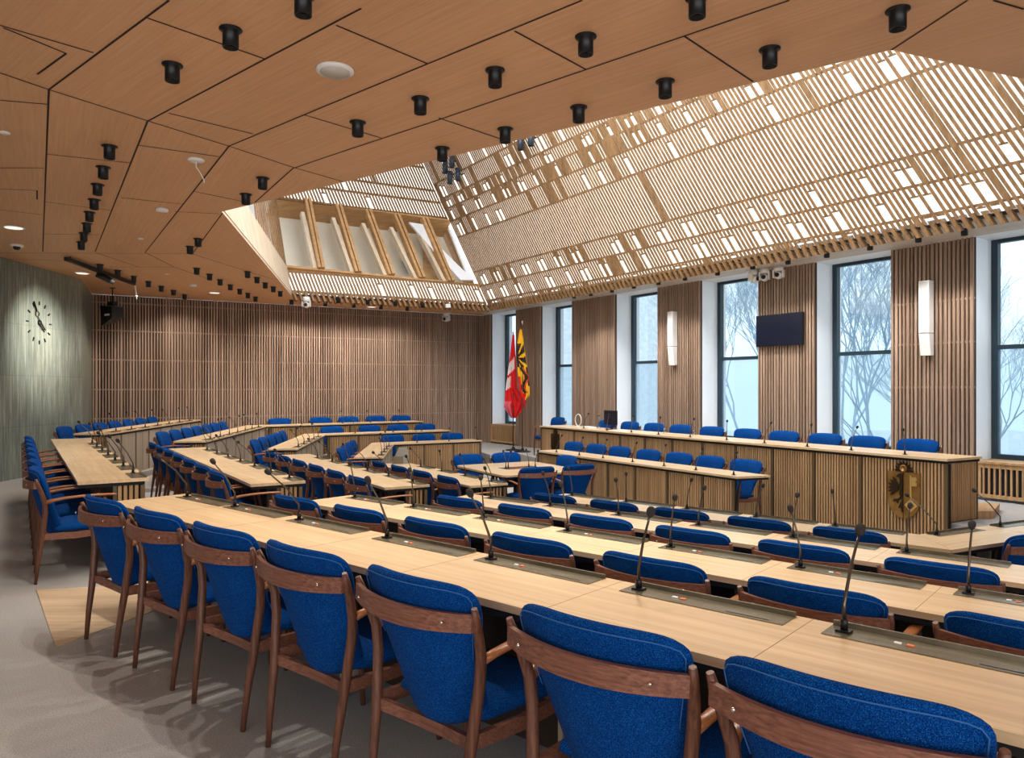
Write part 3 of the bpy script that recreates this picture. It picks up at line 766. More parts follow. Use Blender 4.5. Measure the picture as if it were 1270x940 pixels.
# corner wing (bends into the back wing)
WNM = ['outermost desk of the corner wing', 'second desk of the corner wing', 'third desk of the corner wing', 'innermost desk of the corner wing']
NWM = [None, 'back-wall desk, rearmost of three', 'middle desk along the back wall', 'front desk along the back wall']
wl = [(.78,.0,7,at(249,520.3,.78).xy), (.637,ZW[1],7,at(331.5,527.9,.637).xy), (.457,ZW[2],5,at(403.5,538.9,.457).xy), (.29,ZW[3],4,at(489,550.2,.29).xy)]
nwl = [None, (.637,ZW[1],5,at(525,522.2,.637).xy), (.457,ZW[2],4,at(559,533.6,.457).xy), (.29,ZW[3],3,at(598,545.9,.29).xy)]
nwpx = [None, [346.3,396.9,431.3,465.3,496.8], [411,457.8,492.8,526.5], [486,525,560]]
for k in range(4):
    zt, zf, nn, B = wl[k]; A = pWf[k]; dp = .52
    dv = B-A; L = dv.length; dv = dv/L; f = V2(dv.y, -dv.x)
    if k: 
        zt2, zf2, n2, B2 = nwl[k]; d2 = (B2-B); L2 = d2.length; d2 = d2/L2; f2 = V2(d2.y, -d2.x)
        # mitre of the rear edges
        c = isect(B - f*dp, dv, B - f2*dp, d2)
        sk1 = (c-B).dot(dv); sk2 = (c-B).dot(d2)
    else: sk1 = 0
    p = (L-.5)/nn
    mx = [.55 + p*i for i in range(nn)]; cxs = [.3 + p*i for i in range(nn)]
    M, r = desk('long_desk', WNM[k] + ', pale wide-board front', A, f, L, zt, zf, dp, (0, sk1), mx, 'wide', False, (True, k == 0), None, .4, -1, WING_G, zbot=zf-(.0 if k == 3 else .17))
    seats(M, f, zt, zf, dp, mx, cxs, [random.uniform(0,.2) for _ in mx], WNM[k], 'clock end', 'x', False)
    if k:
        M, r = desk('long_desk', NWM[k] + ', slatted front', B, f2, L2, zt2, zf2, dp, (sk2, 0), [], 'slat', False, (False, True), None, 0, -1, WING_G, zbot=zf2-(.0 if k == 3 else .17))
        I = M.inverted(); cxs = []
        q0 = (M @ Vector((0, dp+(.27 if k == 1 else .33), 0))).xy
        for px in nwpx[k]:
            rr = (px-CX)/F; s_ = (q0.x - q0.y*rr)/(-d2.x + d2.y*rr); cxs.append(s_)
        mx = [x+.3 for x in cxs if x+.3 < L2-.05]
        seats(M, f2, zt2, zf2, dp, mx, cxs, [random.uniform(0,.15) for _ in mx], NWM[k], 'corner end', 'x', False, chair_off=.27 if k == 1 else .33)

# ------------------------------------------------------------------ dais
A = R_U + aU*LU
bs = [0,1.07,1.74,2.41,3.08,3.75,4.42,5.1,5.77,6.44,7.2,8.43]; bs = sorted(LU-b*KU for b in bs)
Mu, ru = desk('dais_desk', 'long raised presiding desk with slatted front and gold crest by the windows', A, fU, LU, .70, ZD, .70, (0,0), [], 'slat', False, (True,True), bs, 0, -1, None, zbot=-.475)
chs = [KU*c for c in (.91,1.607,2.255,2.97,3.68,4.45,5.2,5.91,6.61,7.35)]
seats(Mu, fU, .70, ZD, .70, [LU-s+.37 for s in chs], [LU-s for s in chs], [.05,.12,.06,.1,-.05,.1,.0,.1,.1,.1], 'the raised presiding desk', 'gold crest end', 'x', False, micy=.12, chair_off=.30)
p = Mu @ Vector((LU-9.6, 1.0, 0)); chair(p.x, p.y, ZD, fU, 'blue armchair standing just past the flag end of the raised presiding desk', 'blue armchairs at the desks')
A = R_L + aL*LL
bs = [0.03,.61,1.27,1.94,2.57,3.29,3.93,4.54]; bs = sorted(LL-b*KL for b in bs)
Ml, rl = desk('dais_desk', 'lower desk with slatted front standing before the raised presiding desk', A, fL, LL, .365, ZL, .50, (0,.12), [], 'slat', False, (True,False), bs, 0, -1, None, zbot=-.475)
chs = [KL*c for c in (.49,1.14,1.75,2.42,3.12,3.74,4.39)]
seats(Ml, fL, .365, ZL, .50, [LL-s+.37 for s in chs], [LL-s for s in chs], [.0,.1,.1,.05,.1,.1,.1], 'the lower desk before the presiding desk', 'gold crest end', 'x', False, micy=.10, chair_off=.29)

# crests: shield with half eagle and key, sun above
def crest(label, s, zc, sc, m1, m2):
    M = Mu @ Matrix.Translation((LU-s*KU, .028, zc)) @ Matrix.Diagonal((sc, 1, sc, 1))
    r = thing('coat_of_arms', label, 'crest', M)
    sh = [(-.195,.25),(.195,.25),(.195,-.05)] + [(.195*math.cos(a), -.05-.23*math.sin(a)) for a in [PI*i/14 for i in range(1,14)]] + [(-.195,-.05)]
    MB().plate(sh, -.018, 0).build('shield', m1, r)
    e = MB()     # half eagle on the left field
    for i in range(6):
        a = PI*(.70+.10*i); c0 = (-.035, .06)
        d = (math.cos(a), math.sin(a)); nn = (-d[1], d[0]); l = .155
        p = lambda q, w: (c0[0]+d[0]*q+nn[0]*w, c0[1]+d[1]*q+nn[1]*w)
        pl = [p(.02,-.006), p(l*.75,-.017), p(l,0), p(l*.75,.017), p(.02,.006)]
        pl = [(max(-.185, x), z) for x, z in pl]
        e.plate(pl, -.026, -.018)
    e.plate([(0,.23),(-.03,.235),(-.06,.215),(-.085,.19),(-.05,.185),(-.035,.16),(-.045,.1),(-.04,-.02),(0,-.05)], -.030, -.018)
    e.plate([(-.03,-.03),(-.06,-.06),(-.11,-.07),(-.12,-.1),(-.08,-.095),(-.06,-.12),(-.05,-.08),(-.01,-.06)], -.026, -.018)
    e.plate([(0,-.05),(-.03,-.1),(-.06,-.17),(-.03,-.16),(-.01,-.21),(0,-.2)], -.026, -.018)
    e.build('eagle_relief', m2, r)
    k = MB()     # key on the right field
    k.plate([(.085,-.06),(.085,.22),(.105,.22),(.105,-.06)], -.030, -.018)
    k.plate([(.105,.20),(.165,.20),(.165,.16),(.15,.16),(.15,.145),(.165,.145),(.165,.10),(.105,.10)], -.028, -.018)
    for (a0, a1) in ((.02,.07),):
        for i in range(4):
            t0, t1 = PI/2*i, PI/2*(i+1); c0 = (.095,-.12)
            P_ = lambda t, q: (c0[0]+q*math.cos(t), c0[1]+q*math.sin(t))
            k.plate([P_(t0,.075), P_(t1,.075), P_(t1,.045), P_(t0,.045)], -.028, -.018)
    k.build('key_relief', M_bronzel if m1 is M_bronze else m1, r)
    MB().plate([(-.003,.25),(.003,.25),(.003,-.275),(-.003,-.275)], -.021, -.018).build('divider', m2, r)
    u = MB(); pl = []
    for i in range(19):
        a = PI*i/18; q = .125 if i % 2 else .085; pl.append((q*math.cos(a), .25+q*math.sin(a)))
    u.plate(pl, -.012, 0); su = u.build('sun', M_bronzed, r)
    u = MB().lathe([(.0,0),(.042,0),(.042,-.012),(.03,-.016),(.03,-.008),(.0,-.008)], 20, (0,-.012,.29), 'y'); u.build('sun_disc', m1, su)
    return r
crest('large gold coat of arms with half eagle and key on the slatted dais front', .51, .24, 1.05, M_bronze, M_bronzed)
crest('small dark bronze coat of arms at the flag end of the presiding desk', 7.85, .36, .78, M_bronzed, M_bronzed)

# things on the raised desk
def on_dais(s, y): return Mu @ Vector((LU-s*KU, y, .701))
p = on_dais(6.55, .45); t = thing('desk_monitor', 'black flat desk monitor seen from behind on the raised presiding desk', 'monitor', frame(p.x, p.y, p.z, fU))
MB().box(-.10,.10,-.08,.08,0,.012).build('base', M_can, t); MB().box(-.02,.02,.0,.02,.012,.16).build('stand', M_can, t); MB().box(-.2,.2,-.03,.0,.09,.37).build('screen', M_screen, t)
p = on_dais(6.75, .3); t = thing('water_carafe', 'clear glass water carafe beside the desk monitor', 'carafe', Matrix.Translation(p))
MB().lathe([(.0,0),(.045,0),(.048,.12),(.03,.19),(.032,.25)], 14).build('glass_body', M_clear, t); MB().lathe([(.033,.25),(.034,.27),(.02,.28)], 12).build('stopper', M_steel, t)
p = on_dais(7.15, .35); t = MB()
for i in range(4): t.box(-.15+.01*i, .15-.006*i, -.1, .1-.004*i, i*.008, i*.008+.007)
tag(t.build('paper_stack', M_white, None, frame(p.x, p.y, p.z, fU)), 'stack of white papers on the raised desk between carafe and lamp', 'papers')
p = on_dais(6.15, .3); t = MB()
for i in range(2): t.box(-.17+.01*i, .17, -.1, .1, i*.006, i*.006+.005)
tag(t.build('open_papers', M_white, None, frame(p.x, p.y, p.z, fU)), 'flat white papers in front of the desk monitor', 'papers')
p = on_dais(7.5, .35); t = thing('ring_lamp', 'pale looped metal desk lamp at the flag end of the raised desk', 'lamp', frame(p.x, p.y, p.z, fU))
MB().lathe([(.0,0),(.06,0),(.06,.015),(.02,.02)], 14).build('base', M_white, t)
MB().tube([(.11*math.cos(a), 0, .15+.12*math.sin(a)) for a in [-PI/2+2*PI*i/20 for i in range(21)]], .008, 6).build('loop', M_white, t)
for s_, n_ in ((5.0,'fifth'),(4.3,'sixth')):
    p = on_dais(s_, .4); t = MB().lathe([(.0,0),(.03,0),(.036,.1),(.033,.1),(.028,.006),(0,.006)], 12)
    tag(t.build('water_glass', M_clear, None, Matrix.Translation(p)), 'clear water glass near the %s seat of the raised desk' % n_, 'glass')

# ------------------------------------------------------------------ table in the middle
ta, tb, tc_, td = V2(-.11,10.6), V2(-.92,12.06), V2(.34,12.76), V2(1.15,11.3)
ctr = (ta+tb+tc_+td)/4; ux = (td-ta).normalized(); uy = V2(-ux.y, ux.x); Lx, Ly = (td-ta).length, (tb-ta).length
Mt = frame(ctr.x, ctr.y, ZS[3], -uy)
t = thing('centre_table', 'square oak table with rounded corners standing in the middle of the rings', 'table', Mt)
pl = []; rc = .12
for (sx, sy, a0) in ((1,1,0),(-1,1,PI/2),(-1,-1,PI),(1,-1,1.5*PI)):
    for i in range(5):
        a = a0+PI/2*i/4; pl.append((sx*(Lx/2-rc)+rc*math.cos(a), sy*(Ly/2-rc)+rc*math.sin(a)))
MB().prism(pl, .712, .74).build('tabletop', M_top, t)
MB().prism([(x*.95, y*.95) for x, y in pl], .688, .7115).build('apron', M_black, t)
MB().box(-.3,.3,-.14,.14,.7405,.745).build('cable_tray', M_tray, t)
for sx in (-1, 1):
    for sy in (-1, 1): MB().tube([(sx*.28, sy*.36, 0), (sx*.28, sy*.36, .685)], .025, 10).build('leg', M_dark, t)
for i, (x, y) in enumerate(((-.24,.0),(-.17,.05),(.20,.05),(.26,-.05))):
    p = Mt @ Vector((x, y, .745)); fv = (uy if i % 2 else -uy)
    mic(p.x, p.y, p.z, fv, .06, 0, 'gooseneck microphone, %s of four on the square middle table' % ORD[i], 'microphones on the desks', .2)
def tchair(x, y, fv, lab):
    p = Mt @ Vector((x, y, 0)); chair(p.x, p.y, ZS[3], fv, lab, 'blue armchairs at the desks', .06)
tchair(-.34, -Ly/2-.30, uy, 'blue armchair with its back to us, first at the near side of the square table')
tchair(.38, -Ly/2-.28, uy, 'blue armchair with its back to us at the dais corner of the square table')
tchair(-.36, Ly/2+.30, -uy, 'blue armchair on the far side of the square table, nearer the clock wall')
tchair(.36, Ly/2+.30, -uy, 'blue armchair on the far side of the square table, nearer the flags')
tchair(Lx/2+.26, .1, -ux, 'blue armchair between the square table and the lower desk of the dais')

# grey wedge console at the far end of the innermost clock-wing desk
p = at(497,575,.268); t = thing('wedge_console', 'grey wedge-shaped console standing on the innermost clock-wing desk end', 'console', frame(p.x, p.y+.1, p.z, V2(.2,-1).normalized()))
m = MB(); m.add([(-.16,-.1,0),(.12,-.1,0),(.12,.1,0),(-.16,.1,0),(-.05,-.03,.25),(.09,-.03,.25),(.09,.1,.25),(-.05,.1,.25)], [(0,3,2,1),(4,5,6,7),(0,1,5,4),(1,2,6,5),(2,3,7,6),(3,0,4,7)]); m.build('housing', M_grey, t)
MB().box(-.15,.02,-.125,-.105,.005,.12).build('front_box', M_olive, t)

# ------------------------------------------------------------------ flags
def flag(px, py, lab, kind, ztop):
    p = at(px, py, ZD); d = V2(-1, .1)
    t = thing('flag_on_stand', lab, 'flag', Matrix.Translation((p.x, p.y, ZD+.001)))
    MB().lathe([(0,0),(.2,0),(.2,.02),(.05,.04),(.03,.09)], 18).build('stand', M_can, t)
    MB().tube([(0,0,.08),(0,0,ztop-.1)], .014, 8).build('pole', M_walnut, t)
    MB().lathe([(.012,ztop-.1),(.02,ztop-.07),(.008,ztop-.03),(.001,ztop+.02)], 8).build('finial', M_brass, t)
    return t, p
def cloth(t, outline, folds, colour, mats, name='cloth', depth=.10, sgn=1):
    """hanging cloth: rows of (z, x0, x1) with folds, colour(u,v)->material slot"""
    m = MB(); NU, NV = 28, 60
    for j in range(NV+1):
        v = j/NV; z, a, b = outline(v)
        for i in range(NU+1):
            u = i/NU; x = a+(b-a)*u
            m.v.append((x, -.03+depth*math.sin(u*folds*PI+v*1.3)*(.25+.75*v)*.5*sgn - .02*u, z - .0*u))
    for j in range(NV):
        for i in range(NU):
            a = j*(NU+1)+i; m.f.append((a, a+1, a+NU+2, a+NU+1)); m.m.append(colour((i+.5)/NU, (j+.5)/NV)); m.sm.append(True)
    return m.build(name, mats, t, None, 0, False)
t, p = flag(636.5, 558.6, 'red flag with a white cross hanging on a pole in the corner', 'a', 3.0)
def prof(v, k):
    for (a, x), (b, y) in zip(k, k[1:]):
        if v <= b: return (x+(y-x)*(v-a)/(b-a))*.0194
    return k[-1][1]*.0194
def ol(v):
    return (2.88-2.07*v, prof(v, [(0,-1),(.28,-4.5),(.6,-9),(.87,-12),(1,-3)]), prof(v, [(0,1.5),(.4,4),(.64,5),(.70,9),(.8,17),(.88,14),(1,4)]))
def colr(u, v):
    w = v + .10*(u-.3)
    if .31 < w < .46 and u < .80: return 1
    if .50 < w < .64 and u < .42: return 1
    if v > .80 and u < .32: return 2
    return 0
M_pink = plain('flag_pink', srgb(214,96,112), .75)
cloth(t, ol, 4.5, colr, [M_red, M_flagwhite, M_pink])
t, p = flag(648, 560.5, 'yellow and red flag with a black half eagle beside the red flag', 'b', 3.2)
def ol2(v):
    return (2.98-1.72*v, prof(v, [(0,-3.5),(.3,-8),(.6,-6),(.85,-4),(1,1)]), prof(v, [(0,-1),(.3,3),(.5,5.5),(.8,9),(.93,9),(1,4)]))
def colg(u, v):
    if v < .20: return 0
    if v < .54:
        a = math.atan2((v-.40)*3.2, u-.05); return 1 if (math.sin(a*10.5) > -.35 or u < .2) and u < .96 else 0
    if v < .90:
        if u < .22: return 2 if v > .66 else 0
        x = (u-.55)-.22*math.sin(v*21)
        if abs(x) < .15: return 1
        if abs(x-.24) < .06: return 2
        if u > .86 and v < .8: return 1
        return 0
    return 2 if u < .55 else 0
cloth(t, ol2, 3.2, colg, [M_yellow, M_flagblack, M_red], sgn=-1)

# ------------------------------------------------------------------ clock on the stone wall
Iw = M_wl.inverted()
ck = isect(V2(0,0), V2((48.3-CX)/F,1), ST0, sd); zc = EYE + (HY-400.4)/F*ck.y
xl = (Iw @ Vector((ck.x, ck.y, 0))).x
Mc = M_wl @ Matrix.Translation((xl, -.001, zc))
t = thing('wall_clock', 'bare wall clock of black hour marks and hands on the stone wall', 'clock', Mc)
for i in range(12):
    a = PI/6*i; R = Matrix.Rotation(-a, 4, 'Y')
    MB().box(-.011,.011,-.012,0,.31,.375, 0, R).build('hour_mark', M_can, t)
def hand(ang, l, rr):
    R = Matrix.Rotation(-math.radians(ang) if False else math.radians(ang), 4, 'Y'); m = MB()
    c0 = l*.42; ring_ = [(c0+0, 0)]
    m.tube([R @ Vector((math.cos(b)*rr, -.02, c0+rr*math.sin(b))) for b in [2*PI*i/14 for i in range(15)]], .008, 5)
    m.box(-.008,.008,-.026,-.014,.0,c0-rr,0,R); m.box(-.02,-.008,-.026,-.014,c0+rr,l,0,R); m.box(.008,.02,-.026,-.014,c0+rr,l,0,R)
    return m
hand(-28, .40, .05).build('minute_hand', M_can, t)
m = MB(); R = Matrix.Rotation(math.radians(132), 4, 'Y'); m.box(-.03,-.012,-.026,-.014,0,.2,0,R); m.box(.012,.03,-.026,-.014,0,.2,0,R); m.build('hour_hand', M_can, t)
MB().lathe([(0,-.0),(.045,0),(.045,-.03),(0,-.03)], 16, (0,0,0), 'y').build('hub', M_can, t)

# ------------------------------------------------------------------ wall screens and speakers on the window wall panels
def on_panel(px, py):
    s = s_of(px); q = wallpt(s); return q, EYE + (HY-py)/F*q.y
fP = WN
q, z = on_panel(969, 408.5); a, _ = on_panel(940, 408); b, _ = on_panel(997.5, 408); w = (a-b).length/2
_, zt_ = on_panel(969, 389.5); _, zb_ = on_panel(969, 429)
t = thing('wall_screen', 'black flat screen mounted on the slatted panel below three white cameras', 'screen', frame(q.x+WN.x*.03, q.y+WN.y*.03, 0, fP))
MB().box(-w,w,-.04,0,zb_,zt_).build('housing', M_can, t); MB().box(-w+.012,w-.012,-.043,-.0405,zb_+.012,zt_-.012).build('display', M_screen, t); MB().box(-.15,.15,.0005,.03,z-.1,z+.1).build('bracket', M_can, t)
for px, y0, y1, ys, lab in ((1152.5,349,441,414,'tall white column speaker on the slatted panel nearest the gold crest'), (837.5,387,453,430,'tall white column speaker on the panel behind the middle of the dais')):
    q, zt_ = on_panel(px, y0); _, zb_ = on_panel(px, y1); _, zs_ = on_panel(px, ys)
    t = thing('column_speaker', lab, 'speaker', frame(q.x+WN.x*.02, q.y+WN.y*.02, 0, fP))
    MB().box(-.075,.075,-.13,-.0,zs_+.008,zt_).build('upper_cabinet', M_white, t)
    m = MB(); m.add([(-.075,-.13,zs_),(.075,-.13,zs_),(.075,0,zs_),(-.075,0,zs_),(-.075,-.08,zb_),(.075,-.08,zb_),(.075,0,zb_),(-.075,0,zb_)], [(0,1,2,3),(7,6,5,4),(0,4,5,1),(1,5,6,2),(2,6,7,3),(3,7,4,0)]); m.build('lower_cabinet', M_white, t)
    MB().box(-.06,.06,-.134,-.131,zs_+.02,zt_-.015).build('grille', plain('speaker_grille', srgb(206,206,202), .7), t)

# ------------------------------------------------------------------ ceiling fittings
def can(p, lab, r=.046, h=.11, grp='black ceiling spotlights'):
    key = (r, h)
    if key in can_cache: o = copy_tree(can_cache[key])
    else:
        o = thing('ceiling_spotlight', lab, 'spotlight', None, grp); can_cache[key] = o
        MB().lathe([(0,0),(r*1.42,0),(r*1.42,-.006),(r*1.0,-.010),(r,-.012),(r,-h),(r*.86,-h),(r*.8,-h+.03),(0,-h+.03)], 20).build('housing', M_can, o)
        MB().lathe([(0,-h+.028),(r*.5,-h+.028),(r*.45,-h+.02),(0,-h+.018)], 12).build('lens', M_screen, o)
    o.location = (p.x, p.y, ZC-.001); o['label'] = lab; o['group'] = grp
    return o
can_cache = {}
zones = [
 ('near ceiling, outer row', 'beside the clock side', [(376,-6),(286,36),(213.8,80)]),
 ('near ceiling, middle row', 'dais side', [(864.6,-4),(726.4,45),(614,86.6),(521.3,122),(443.7,151.4)]),
 ('near ceiling, row along the roof opening', 'dais side', [(1113.4,12),(954.7,60.6),(825,100.5),(717.7,132.7),(626.6,159.7),(548.6,183.6)]),
 ('clock-side ceiling, long receding row', 'camera end', [(135.8,181),(128,207),(121,228.7),(116.8,247.4),(111,263),(107.8,277),(104,289),(100.8,300)]),
 ('clock-side ceiling, row beside the roof opening', 'camera end', [(325.7,220.7),(305,240.8),(245.7,296),(235.6,305.6)]),
 ('corner ceiling, row nearest the stone wall', 'stone wall', [(124,327.8),(146,335),(166,342.3),(184,349),(200,354.8),(215.3,360),(229,365)]),
 ('corner ceiling, middle row', 'stone wall', [(244,332.5),(260,340),(273,346.7),(285.7,353),(297.4,358.6),(307.4,363.5),(317,368)]),
 ('corner ceiling, row beside the roof opening', 'stone wall', [(307,336.9),(318.7,343.9),(329,350.7),(339,355.7),(347.6,361.4)]),
 ('back ceiling, row near the slatted wall', 'stone wall', [(361.6,372),(403.4,374),(438.8,376),(472.6,378),(505,380)]),
 ('back ceiling, row under the roof lattice', 'stone wall', [(419.4,369.9),(456,372),(490.4,374),(523.8,376)]),
]
spots = []
for zi, (zn, en, pts_) in enumerate(zones):
    for i, (px, py) in enumerate(pts_):
        p = at(px, py, ZC); can(p, 'black ceiling spotlight, %s from the %s, %s' % (ORD[i], en, zn)); spots.append((zi, p))
sp_pts = [(711.9,365),(732.6,362),(759,357.5),(786,352.4),(816.8,347.6),(849.6,342),(889.9,335.4),(933.5,327.6),(977.3,321),(1025.4,312.5),(1079,302.9),(1139,292.7),(1196,284)]
for i, (px, py) in enumerate(sp_pts):
    p = at(px, py, ZC); can(p, 'small black spotlight, %s from the flags, above the windows' % ORD[i], .042, .085)
    spots.append((10, p))
# spotlights fixed inside the roof lattice
nR = (P6-P3).cross(HB).normalized(); nR = nR if nR.dot(out_r) > 0 else -nR
for i, (px, py) in enumerate(((557,207),(565.5,199.7),(563,220),(573,216),(651,176.7),(664,171.5))):
    p = onplane(px, py, P3, nR) - nR*.12
    t = thing('lattice_spotlight', 'dark spotlight, %s from the roof corner, fixed on the roof lattice' % ORD[i], 'spotlight', Matrix.Translation(p), 'spotlights on the roof lattice')
    MB().lathe([(0,.16),(.07,.16),(.07,-.16),(.055,-.16),(.05,-.1),(0,-.1)], 14).build('housing', plain('slate_metal', srgb(58,68,78), .4), t)
    MB().tube([(0,0,.0), tuple(nR*.12)], .015, 6).build('bracket', M_can, t)

def disc(px, py, r, lab, cat, name, h=.02, mats=M_white, extra=None, inner=None):
    p = at(px, py, ZC); t = thing(name, lab, cat, Matrix.Translation((p.x, p.y, ZC-.001)))
    MB().lathe([(0,0),(r,0),(r,-h*.6),(r*.92,-h),(0,-h)], 28).build('rim', M_white, t)
    if inner is not None: MB().lathe([(0,-h-.0005),(r*.8,-h-.0005),(r*.8,-h-.003),(0,-h-.003)], 24).build('face', inner, t)
    return t
M_mesh = plain('speaker_mesh', srgb(202,196,188), .8)
M_bead = plain('cable_white', srgb(238,236,230), .5)
disc(415.5,86,.125,'large round white loudspeaker set in the near timber ceiling','loudspeaker','ceiling_speaker', inner=M_mesh)
t = disc(243,197.5,.075,'white ceiling disc with a short loose cable hanging down','ceiling outlet','ceiling_disc')
MB().tube([(0,0,-.02),(.0,.01,-.07),(.03,.03,-.12),(.05,.05,-.17),(.055,.055,-.2)], .005, 6).build('cable', M_bead, t)
t = disc(201,258.5,.07,'round white smoke detector between the two spotlight rows','smoke detector','smoke_detector', .035)
disc(17,282,.13,'flat white recessed lamp in the clock-side ceiling above the stone wall','ceiling lamp','recessed_ceiling_lamp', .006, inner=M_lens)
disc(102,338.6,.13,'flat white recessed lamp above the hanging black track','ceiling lamp','recessed_ceiling_lamp', .006, inner=M_lens)
disc(266,363,.13,'flat white recessed lamp in front of the slatted back wall','ceiling lamp','recessed_ceiling_lamp', .006, inner=M_lens)
disc(461,380.5,.13,'flat white recessed lamp under the roof lattice by the back wall','ceiling lamp','recessed_ceiling_lamp', .006, inner=M_lens)
disc(239.5,352.5,.07,'white smoke detector in the corner ceiling beside the recessed lamp','smoke detector','smoke_detector', .04)
disc(6,164,.04,'tiny white ceiling sensor above the clock side, the one nearest us','sensor','ceiling_sensor', .012)
disc(174,295.5,.04,'tiny white ceiling sensor in the clock-side ceiling','sensor','ceiling_sensor', .01)
disc(207,339.5,.04,'tiny white ceiling sensor in the corner ceiling','sensor','ceiling_sensor', .01)
t = disc(20.8,303.5,.085,'white dome camera with dark eye on the ceiling above the clock','camera','ceiling_dome_camera', .03)
MB().lathe([(.05,-.03),(.048,-.05),(.035,-.07),(.0,-.08)], 16).build('dome', M_screen, t)
p = at(556,377,ZC); t = thing('ceiling_detector', 'small white box detector on the ceiling near the window corner', 'detector', Matrix.Translation((p.x,p.y,ZC-.001)))
MB().box(-.06,.06,-.06,.06,-.09,0).build('housing', M_white, t); MB().lathe([(.0,-.09),(.03,-.09),(.02,-.10),(0,-.102)],12).build('lens', M_mesh, t)

def ptz(p, yaw, lab, sc=1.0):
    t = thing('white_camera', lab, 'camera', Matrix.Translation(p) @ Matrix.Rotation(yaw, 4, 'Z') @ Matrix.Scale(sc, 4), 'white cameras')
    MB().box(-.06,.06,-.04,.14,-.02,0).build('mount', M_white, t)
    MB().lathe([(0,-.02),(.075,-.02),(.075,-.07),(.07,-.10)], 18).build('base', M_white, t)
    m = MB(); m.box(-.085,-.065,-.05,.05,-.2,-.07).box(.065,.085,-.05,.05,-.2,-.07); m.build('yoke', M_white, t)
    MB().lathe([(0,-.09),(.05,-.085),(.062,-.04),(.062,.03),(.04,.06),(0,.065)], 16, (0,0,-.165), 'y').build('head', M_white, t)
    MB().lathe([(0,-.108),(.034,-.108),(.036,-.09),(0,-.088)], 14, (0,0,-.165), 'y').build('lens', M_can, t)
    return t
for px, py, sc, yaw, lab in ((380,368,1.15,.1,'white camera hanging from the ceiling before the slatted back wall'), (590,390,1.15,-.4,'white camera at the far corner beside the window wall')):
    p = at(px, py, ZC); p = p if px < 500 else Vector((*(BL+BD*8.6-V2(-.5,.866)*.25), ZC)); ptz(Vector((p.x, p.y, ZC-.001)), yaw, lab, sc)
for px, lab, yaw in ((945,'white camera above the wall screen, turned away towards the windows',1.0),(958.5,'white camera above the wall screen, middle of three',.0),(976,'white camera above the wall screen, end one nearest the gold crest',-.1)):
    q = wallpt(s_of(px), -.22); ptz(Vector((q.x, q.y, ZC-.001)), yaw-.55, lab, 1.05)

# hanging track with two heads, hung loudspeaker
a, b = at(81.7,321,ZC-.06), at(166.8,352,ZC-.06); d = (b-a); L = d.length
t = thing('lighting_track', 'black lighting track with two spot heads hanging before the clock wall', 'track light', Matrix.Translation(a) @ Matrix.Rotation(math.atan2(d.y,d.x),4,'Z'))
MB().box(0,L,-.03,.03,-.03,.03).build('rail', M_can, t)
for x in (.15, L-.15): MB().tube([(x,0,.03),(x,0,.06)], .01, 6).build('hanger', M_can, t)
for x in (L*.5, L*.56):
    MB().tube([(x-.06,.1,-.04),(x+.02,-.1,-.14)], .05, 10).build('spot_head', M_can, t)
MB().tube([(L+.02,0,0),(L+.06,-.02,-.3)], .012, 6).build('white_rod', M_white, t)
p = at(139.5,357,ZC); t = thing('hung_loudspeaker', 'black loudspeaker on a ceiling rod in the corner by the stone wall', 'loudspeaker', Matrix.Translation((p.x,p.y,ZC-.001)) @ Matrix.Rotation(-.5,4,'Z'))
MB().lathe([(0,0),(.06,0),(.06,-.012),(.012,-.014),(.012,-.3)], 10).build('rod', M_can, t)
m = MB(); m.add([(-.18,-.16,-.38),(.22,-.16,-.42),(.22,-.16,-.66),(-.12,-.16,-.80),(-.14,.14,-.36),(.16,.14,-.40),(.16,.14,-.62),(-.10,.14,-.72)], [(0,1,2,3),(7,6,5,4),(0,4,5,1),(1,5,6,2),(2,6,7,3),(3,7,4,0)]); m.build('cabinet', M_can, t)
MB().box(-.1,.1,-.05,.05,-.37,-.29).build('bracket', M_can, t); MB().box(-.02,.15,-.165,-.161,-.60,-.56).build('badge', M_white, t)

# ------------------------------------------------------------------ outside: trees in winter mist, far facade
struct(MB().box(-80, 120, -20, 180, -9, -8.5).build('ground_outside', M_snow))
def tree(x, y, h, seed, lab, sp=.8):
    rnd = random.Random(seed); m = MB(); cnt = [0]
    def br(p, d, l, r, n):
        cnt[0] += 1
        mid = p + d*l*.5 + Vector((rnd.uniform(-1,1), rnd.uniform(-1,1), rnd.uniform(-.3,.6)))*l*.08
        q = p + d*l + Vector((0,0,l*.05))
        m.tube([p, mid, q], [r, r*.85, r*.68], 5 if n > 2 else 3, caps=False)
        if n == 0: return
        k = 3 if n > 3 else rnd.choice((2,3,3))
        for i in range(k):
            ax = Vector((rnd.uniform(-1,1), rnd.uniform(-1,1), rnd.uniform(-.2,.9)))
            dd = (d*.9 + ax*.75*sp).normalized()
            br(q if i else mid.lerp(q, .7), dd, l*rnd.uniform(.62,.84), r*.62, n-1)
    br(Vector((0,0,0)), Vector((0,0,1)), h*.26, h*.008, 8)
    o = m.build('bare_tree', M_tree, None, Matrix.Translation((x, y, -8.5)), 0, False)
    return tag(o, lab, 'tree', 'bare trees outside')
def outside(px, dist):
    r = (px-CX)/F; return r*dist, dist
for px, dist, h, sd_, lab in ((1268,19,15,11,'bare misty tree behind the last window, past the gold crest'), (1075,33,19,5,'bare misty tree behind the window beside the crest panel'), (930,44,20,8,'bare misty tree behind the window next to the wall screen'), (1060,78,26,31,'smaller bare tree behind the window beside the crest panel')):
    x, y = outside(px, dist); tree(x, y, h, sd_, lab)
x, y = outside(785, 62)
t = thing('far_building', 'pale stone building corner seen through the window behind the dais middle', 'building', Matrix.Translation((x, y, -8.5)) @ Matrix.Rotation(-.5,4,'Z'))
m = MB(); m.box(-8,.0,0,8,0,30)
